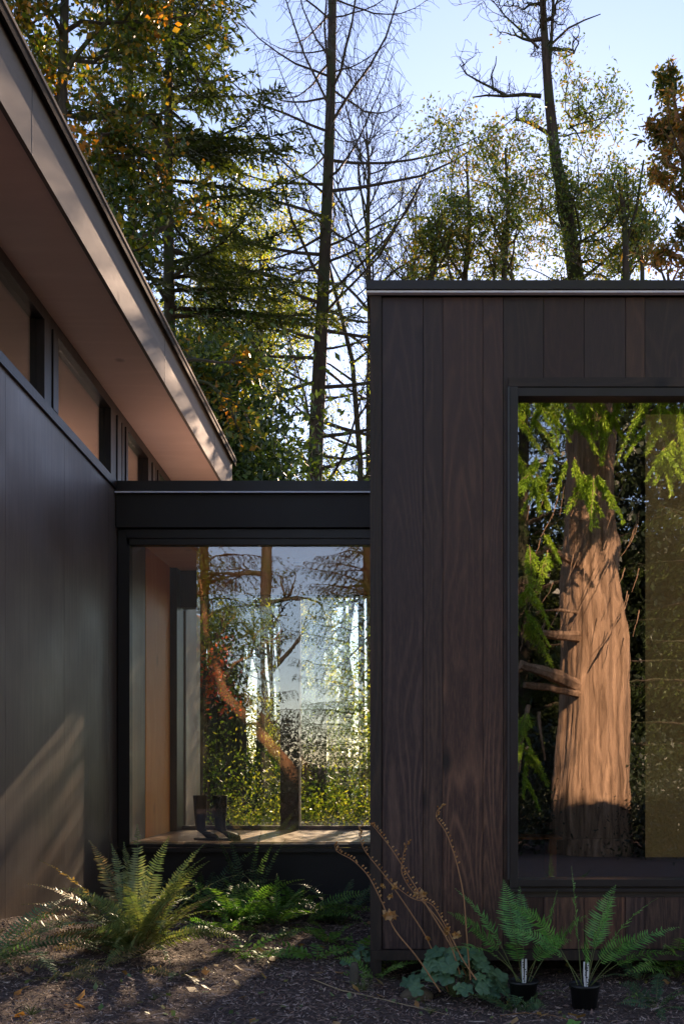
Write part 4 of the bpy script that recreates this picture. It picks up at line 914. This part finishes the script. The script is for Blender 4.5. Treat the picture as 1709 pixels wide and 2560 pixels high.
lobed(402,at(1435,2590),4,.05,'single round light green leaf sprouting at the bottom edge before the pots','seedling',hmax=.06,mt=M['fernB'])
lobed(403,at(1580,2510),5,.05,'tiny light green seedling right of the pots','seedling',rmin=.012,rmax=.022,hmax=.08,mt=M['fernB'])
fern(227,at(560,2290),12,.5,'fern with broad bright fronds left under the window sill',M['fernB'],elev=(.5,1.2),plen=.065,npin=24,pw=.02)
fern(228,at(720,2285),12,.5,'fern with broad bright fronds right under the window sill',M['fernB'],elev=(.5,1.2),plen=.065,npin=24,pw=.02)
fern(229,at(660,2400),8,.24,'low tufted fern alone in the open mulch below the link',M['fernB'],elev=(.3,.9),plen=.05,npin=10,pw=.022)
fern(230,at(1600,2450),10,.42,'dark fern tucked under the beam right of the pots',M['fernD'],elev=(.5,1.1),plen=.06,npin=22,pw=.016)
lobed(404,at(905,2420),26,.16,'smaller clump of scalloped leaves left of the dry stalks','fringecup_plant',hmax=.16,rmin=.02,rmax=.035)
# dry stalks
def stalk(seed,px_pts,D_,label,pods=True,leaves=()):
    rng=np.random.default_rng(seed); St=MB(); Pd=MB(); Lf=MB()
    pts=np.array([P(a,b_,D_) for a,b_ in px_pts]); 
    t=np.linspace(0,1,40); k_=np.linspace(0,1,len(pts)); pp=np.stack([np.interp(t,k_,pts[:,i_]) for i_ in range(3)],-1)
    for _ in range(4): pp[1:-1]=(pp[:-2]+pp[1:-1]*2+pp[2:])/4
    pp[:,1]+=np.sin(t*3)*.05; St.tube(pp,np.linspace(.005,.0018,40),4)
    if pods:
        for i_ in range(16,40):
            d=unit(np.array([rng.normal(.6,.4),rng.normal(0,.5),.6])); a=pp[i_]; St.tube([a,a+d*.012],.0009,3)
            Pd.tube([a+d*.010,a+d*.016,a+d*.024,a+d*.028],[.002,.006,.005,.0015],5)
    for (lx,ly,ls) in leaves:
        for q in range(5):
            c=P(lx,ly,D_)+rng.normal(0,ls*.35,3); u=unit(rng.standard_normal(3)); v=unit(np.cross(u,rng.standard_normal(3))); w_=np.cross(u,v)
            k2=9; V=[c]+[c+(u*math.cos(x_)+v*math.sin(x_))*ls*(.8+.35*math.sin(5*x_+q)*rng.uniform(.3,1))+w_*ls*.35*math.cos(2*x_+q) for x_ in np.linspace(0,6.283,k2,endpoint=False)]
            Lf.poly(V,[[0,1+j,1+(j+1)%k2] for j in range(k2)])
    e=empty('dry_stalk',pts[0],label,'dried stalk','dry seed stalks'); St.build('stem',M['drystem'],e)
    if Pd.n: Pd.build('seed_pods',M['dryleaf'],e)
    if Lf.n: Lf.build('withered_leaves',M['dryleaf'],e)
stalk(501,[(1150,2440),(1130,2370),(1080,2290),(1020,2190),(975,2120),(940,2075),(928,2062)],6.5,'long dry seed stalk arching left past the corner board',leaves=((985,2215,.022),(1040,2235,.02)))
stalk(502,[(1175,2450),(1165,2330),(1160,2240),(1140,2150),(1115,2080),(1088,2045),(1092,2025),(1105,2015)],6.4,'tall dry seed stalk rising in front of the dark boards with a hooked tip',leaves=((1140,2335,.022),))
stalk(503,[(1100,2480),(1040,2390),(985,2330),(950,2250),(920,2190),(880,2150),(838,2130),(835,2110)],6.4,'dry seed stalk leaning far left over the ferns',leaves=((972,2285,.034),(985,2290,.032)))
stalk(504,[(1120,2480),(1070,2350),(1010,2260),(960,2190),(910,2130),(895,2090),(900,2070)],6.6,'thin dry stalk crossing the corner board',leaves=((975,2240,.018),(955,2215,.016)))
stalk(505,[(1165,2440),(1110,2320),(1070,2270),(1020,2220),(1000,2180),(1010,2120),(1020,2105)],6.6,'short kinked dry stalk right of the corner board',leaves=((1058,2235,.025),(1115,2330,.02)))
stalk(506,[(1190,2450),(1155,2400),(1120,2330),(1080,2260),(1030,2250),(960,2195)],6.3,'dry stalk with pale withered leaves just above the round leaves',leaves=((1118,2325,.018),(1135,2340,.022),(1070,2345,.016)))
e=empty('fallen_stalk',at(800,2470),'long tan fallen stalk lying on the mulch below the corner','fallen stalk')
mb=MB(); a=[at(780,2455),at(850,2480),at(930,2500),at(1010,2520),at(1120,2545)]; mb.tube([p+[0,0,.02] for p in a],[.004,.004,.003,.003,.002],5); mb.build('stem',simple('tan_straw',(.4,.29,.16),rough=.7),e)
e=empty('fallen_stalk',at(1400,2600),'short pale fallen twig at the lower right before the pots','fallen stalk')
mb=MB(); a=[at(1250,2545),at(1310,2538),at(1380,2545),at(1440,2560)]; mb.tube([p+[0,0,.015] for p in a],.003,5); mb.build('stem',M['drystem'],e)
# stone
def stone(seed,c,r,label,name='stone'):
    rng=np.random.default_rng(seed); n=24; m_=14; V=[]
    for i_ in range(m_+1):
        ph=math.pi*i_/m_
        for j in range(n):
            th=2*math.pi*j/n; k_=1+.08*math.sin(3*th+ph*2)+.06*math.sin(5*th-ph*3+1)
            V.append((c[0]+r*1.25*k_*math.sin(ph)*math.cos(th),c[1]+r*k_*math.sin(ph)*math.sin(th),c[2]+r*.75*math.cos(ph)*k_+r*.3))
    mb=MB(); mb.add(V,[(i_*n+j,i_*n+(j+1)%n,(i_+1)*n+(j+1)%n,(i_+1)*n+j) for i_ in range(m_) for j in range(n)])
    tag(mb.build(name,M['stone'],smooth=True),label,'stone')
stone(1,at(1040,2500),.085,'rounded tan stone half hidden under the scalloped leaves')
c=at(885,2470); mb=MB(); V=[(c[0]+r_*math.cos(q),c[1]+r_*math.sin(q),c[2]+h_) for r_,h_ in ((.035,-.03),(.032,.12),(.022,.17)) for q in np.linspace(0,6.283,9,endpoint=False)]
mb.add(V,[(i_*9+j,i_*9+(j+1)%9,(i_+1)*9+(j+1)%9,(i_+1)*9+j) for i_ in range(2) for j in range(9)]); mb.poly(V[-9:],[list(range(9))])
tag(mb.build('stake',bark('weathered_stake',(.06,.05,.035),(.16,.14,.11))),'short mossy wooden stake near the foot of the corner board','stake')
# grass tufts
def tuft(seed,c,n,L,label,group='grass tufts in the mulch'):
    rng=np.random.default_rng(seed); mb=MB()
    for i_ in range(n):
        a=rng.uniform(0,6.28); e=rng.uniform(.6,1.4); l=L*rng.uniform(.5,1.1); q=np.linspace(0,1,6)[:,None]
        p=c+np.array([math.cos(a)*math.cos(e),math.sin(a)*math.cos(e),math.sin(e)])*q*l+np.array([0,0,-.45*l])*q**2
        mb.tube(p,np.linspace(.0022,.0006,6),3)
    tag(mb.build('grass_tuft',M['stem']),label,'grass tuft',group)
tuft(601,at(80,2540),22,.16,'sparse grass tuft at the lower left corner')
tuft(602,at(905,2480),26,.2,'wiry grass tuft beside the mossy stake')
tuft(603,at(1075,2535),18,.12,'grass tuft under the round leaved clump')
tuft(604,at(385,2500),12,.1,'tiny grass tuft in the open mulch left of centre')

# ------------------------------------------------------------------ light
SX,SZ=.13,.47
sd=Vector((SX,1,SZ)).normalized()
el=math.asin(sd.z); az=math.atan2(sd.x,sd.y)
w=bpy.data.worlds.new('World'); SC.world=w; w.use_nodes=True; nt=w.node_tree
bg=nt.nodes['Background']; sky=nt.nodes.new('ShaderNodeTexSky'); sky.sky_type='NISHITA'; sky.sun_disc=False
sky.sun_elevation=el; sky.sun_rotation=az; sky.air_density=1.0; sky.dust_density=.06; sky.ozone_density=3.0
nt.links.new(sky.outputs[0],bg.inputs[0]); bg.inputs[1].default_value=.09
L=bpy.data.lights.new('sun','SUN'); L.energy=4.5; L.angle=rad(.53); L.color=(1,.83,.62)
lo=bpy.data.objects.new('sun',L); COL.objects.link(lo); lo.rotation_euler=(-sd).to_track_quat('-Z','Y').to_euler()
cam=bpy.data.cameras.new('camera'); cam.lens=35.01; cam.sensor_width=36; cam.sensor_fit='VERTICAL'; cam.sensor_height=36
cam.shift_x=(854.5-CX)/2560; cam.shift_y=(CY-1280)/2560; cam.clip_end=8000; cam.clip_start=.05
co=bpy.data.objects.new('camera',cam); COL.objects.link(co); co.location=(0,0,EYE); co.rotation_euler=(rad(90),0,0); SC.camera=co
SC.view_settings.view_transform='Standard'; SC.view_settings.look='None'; SC.view_settings.exposure=1.85
try:
    SC.view_settings.use_white_balance=True; SC.view_settings.white_balance_temperature=7700; SC.view_settings.white_balance_tint=27
except Exception: pass
SC.view_settings.exposure=1.85; SC.view_settings.gamma=1
SC.cycles.max_bounces=8; SC.cycles.transparent_max_bounces=16; SC.cycles.diffuse_bounces=4
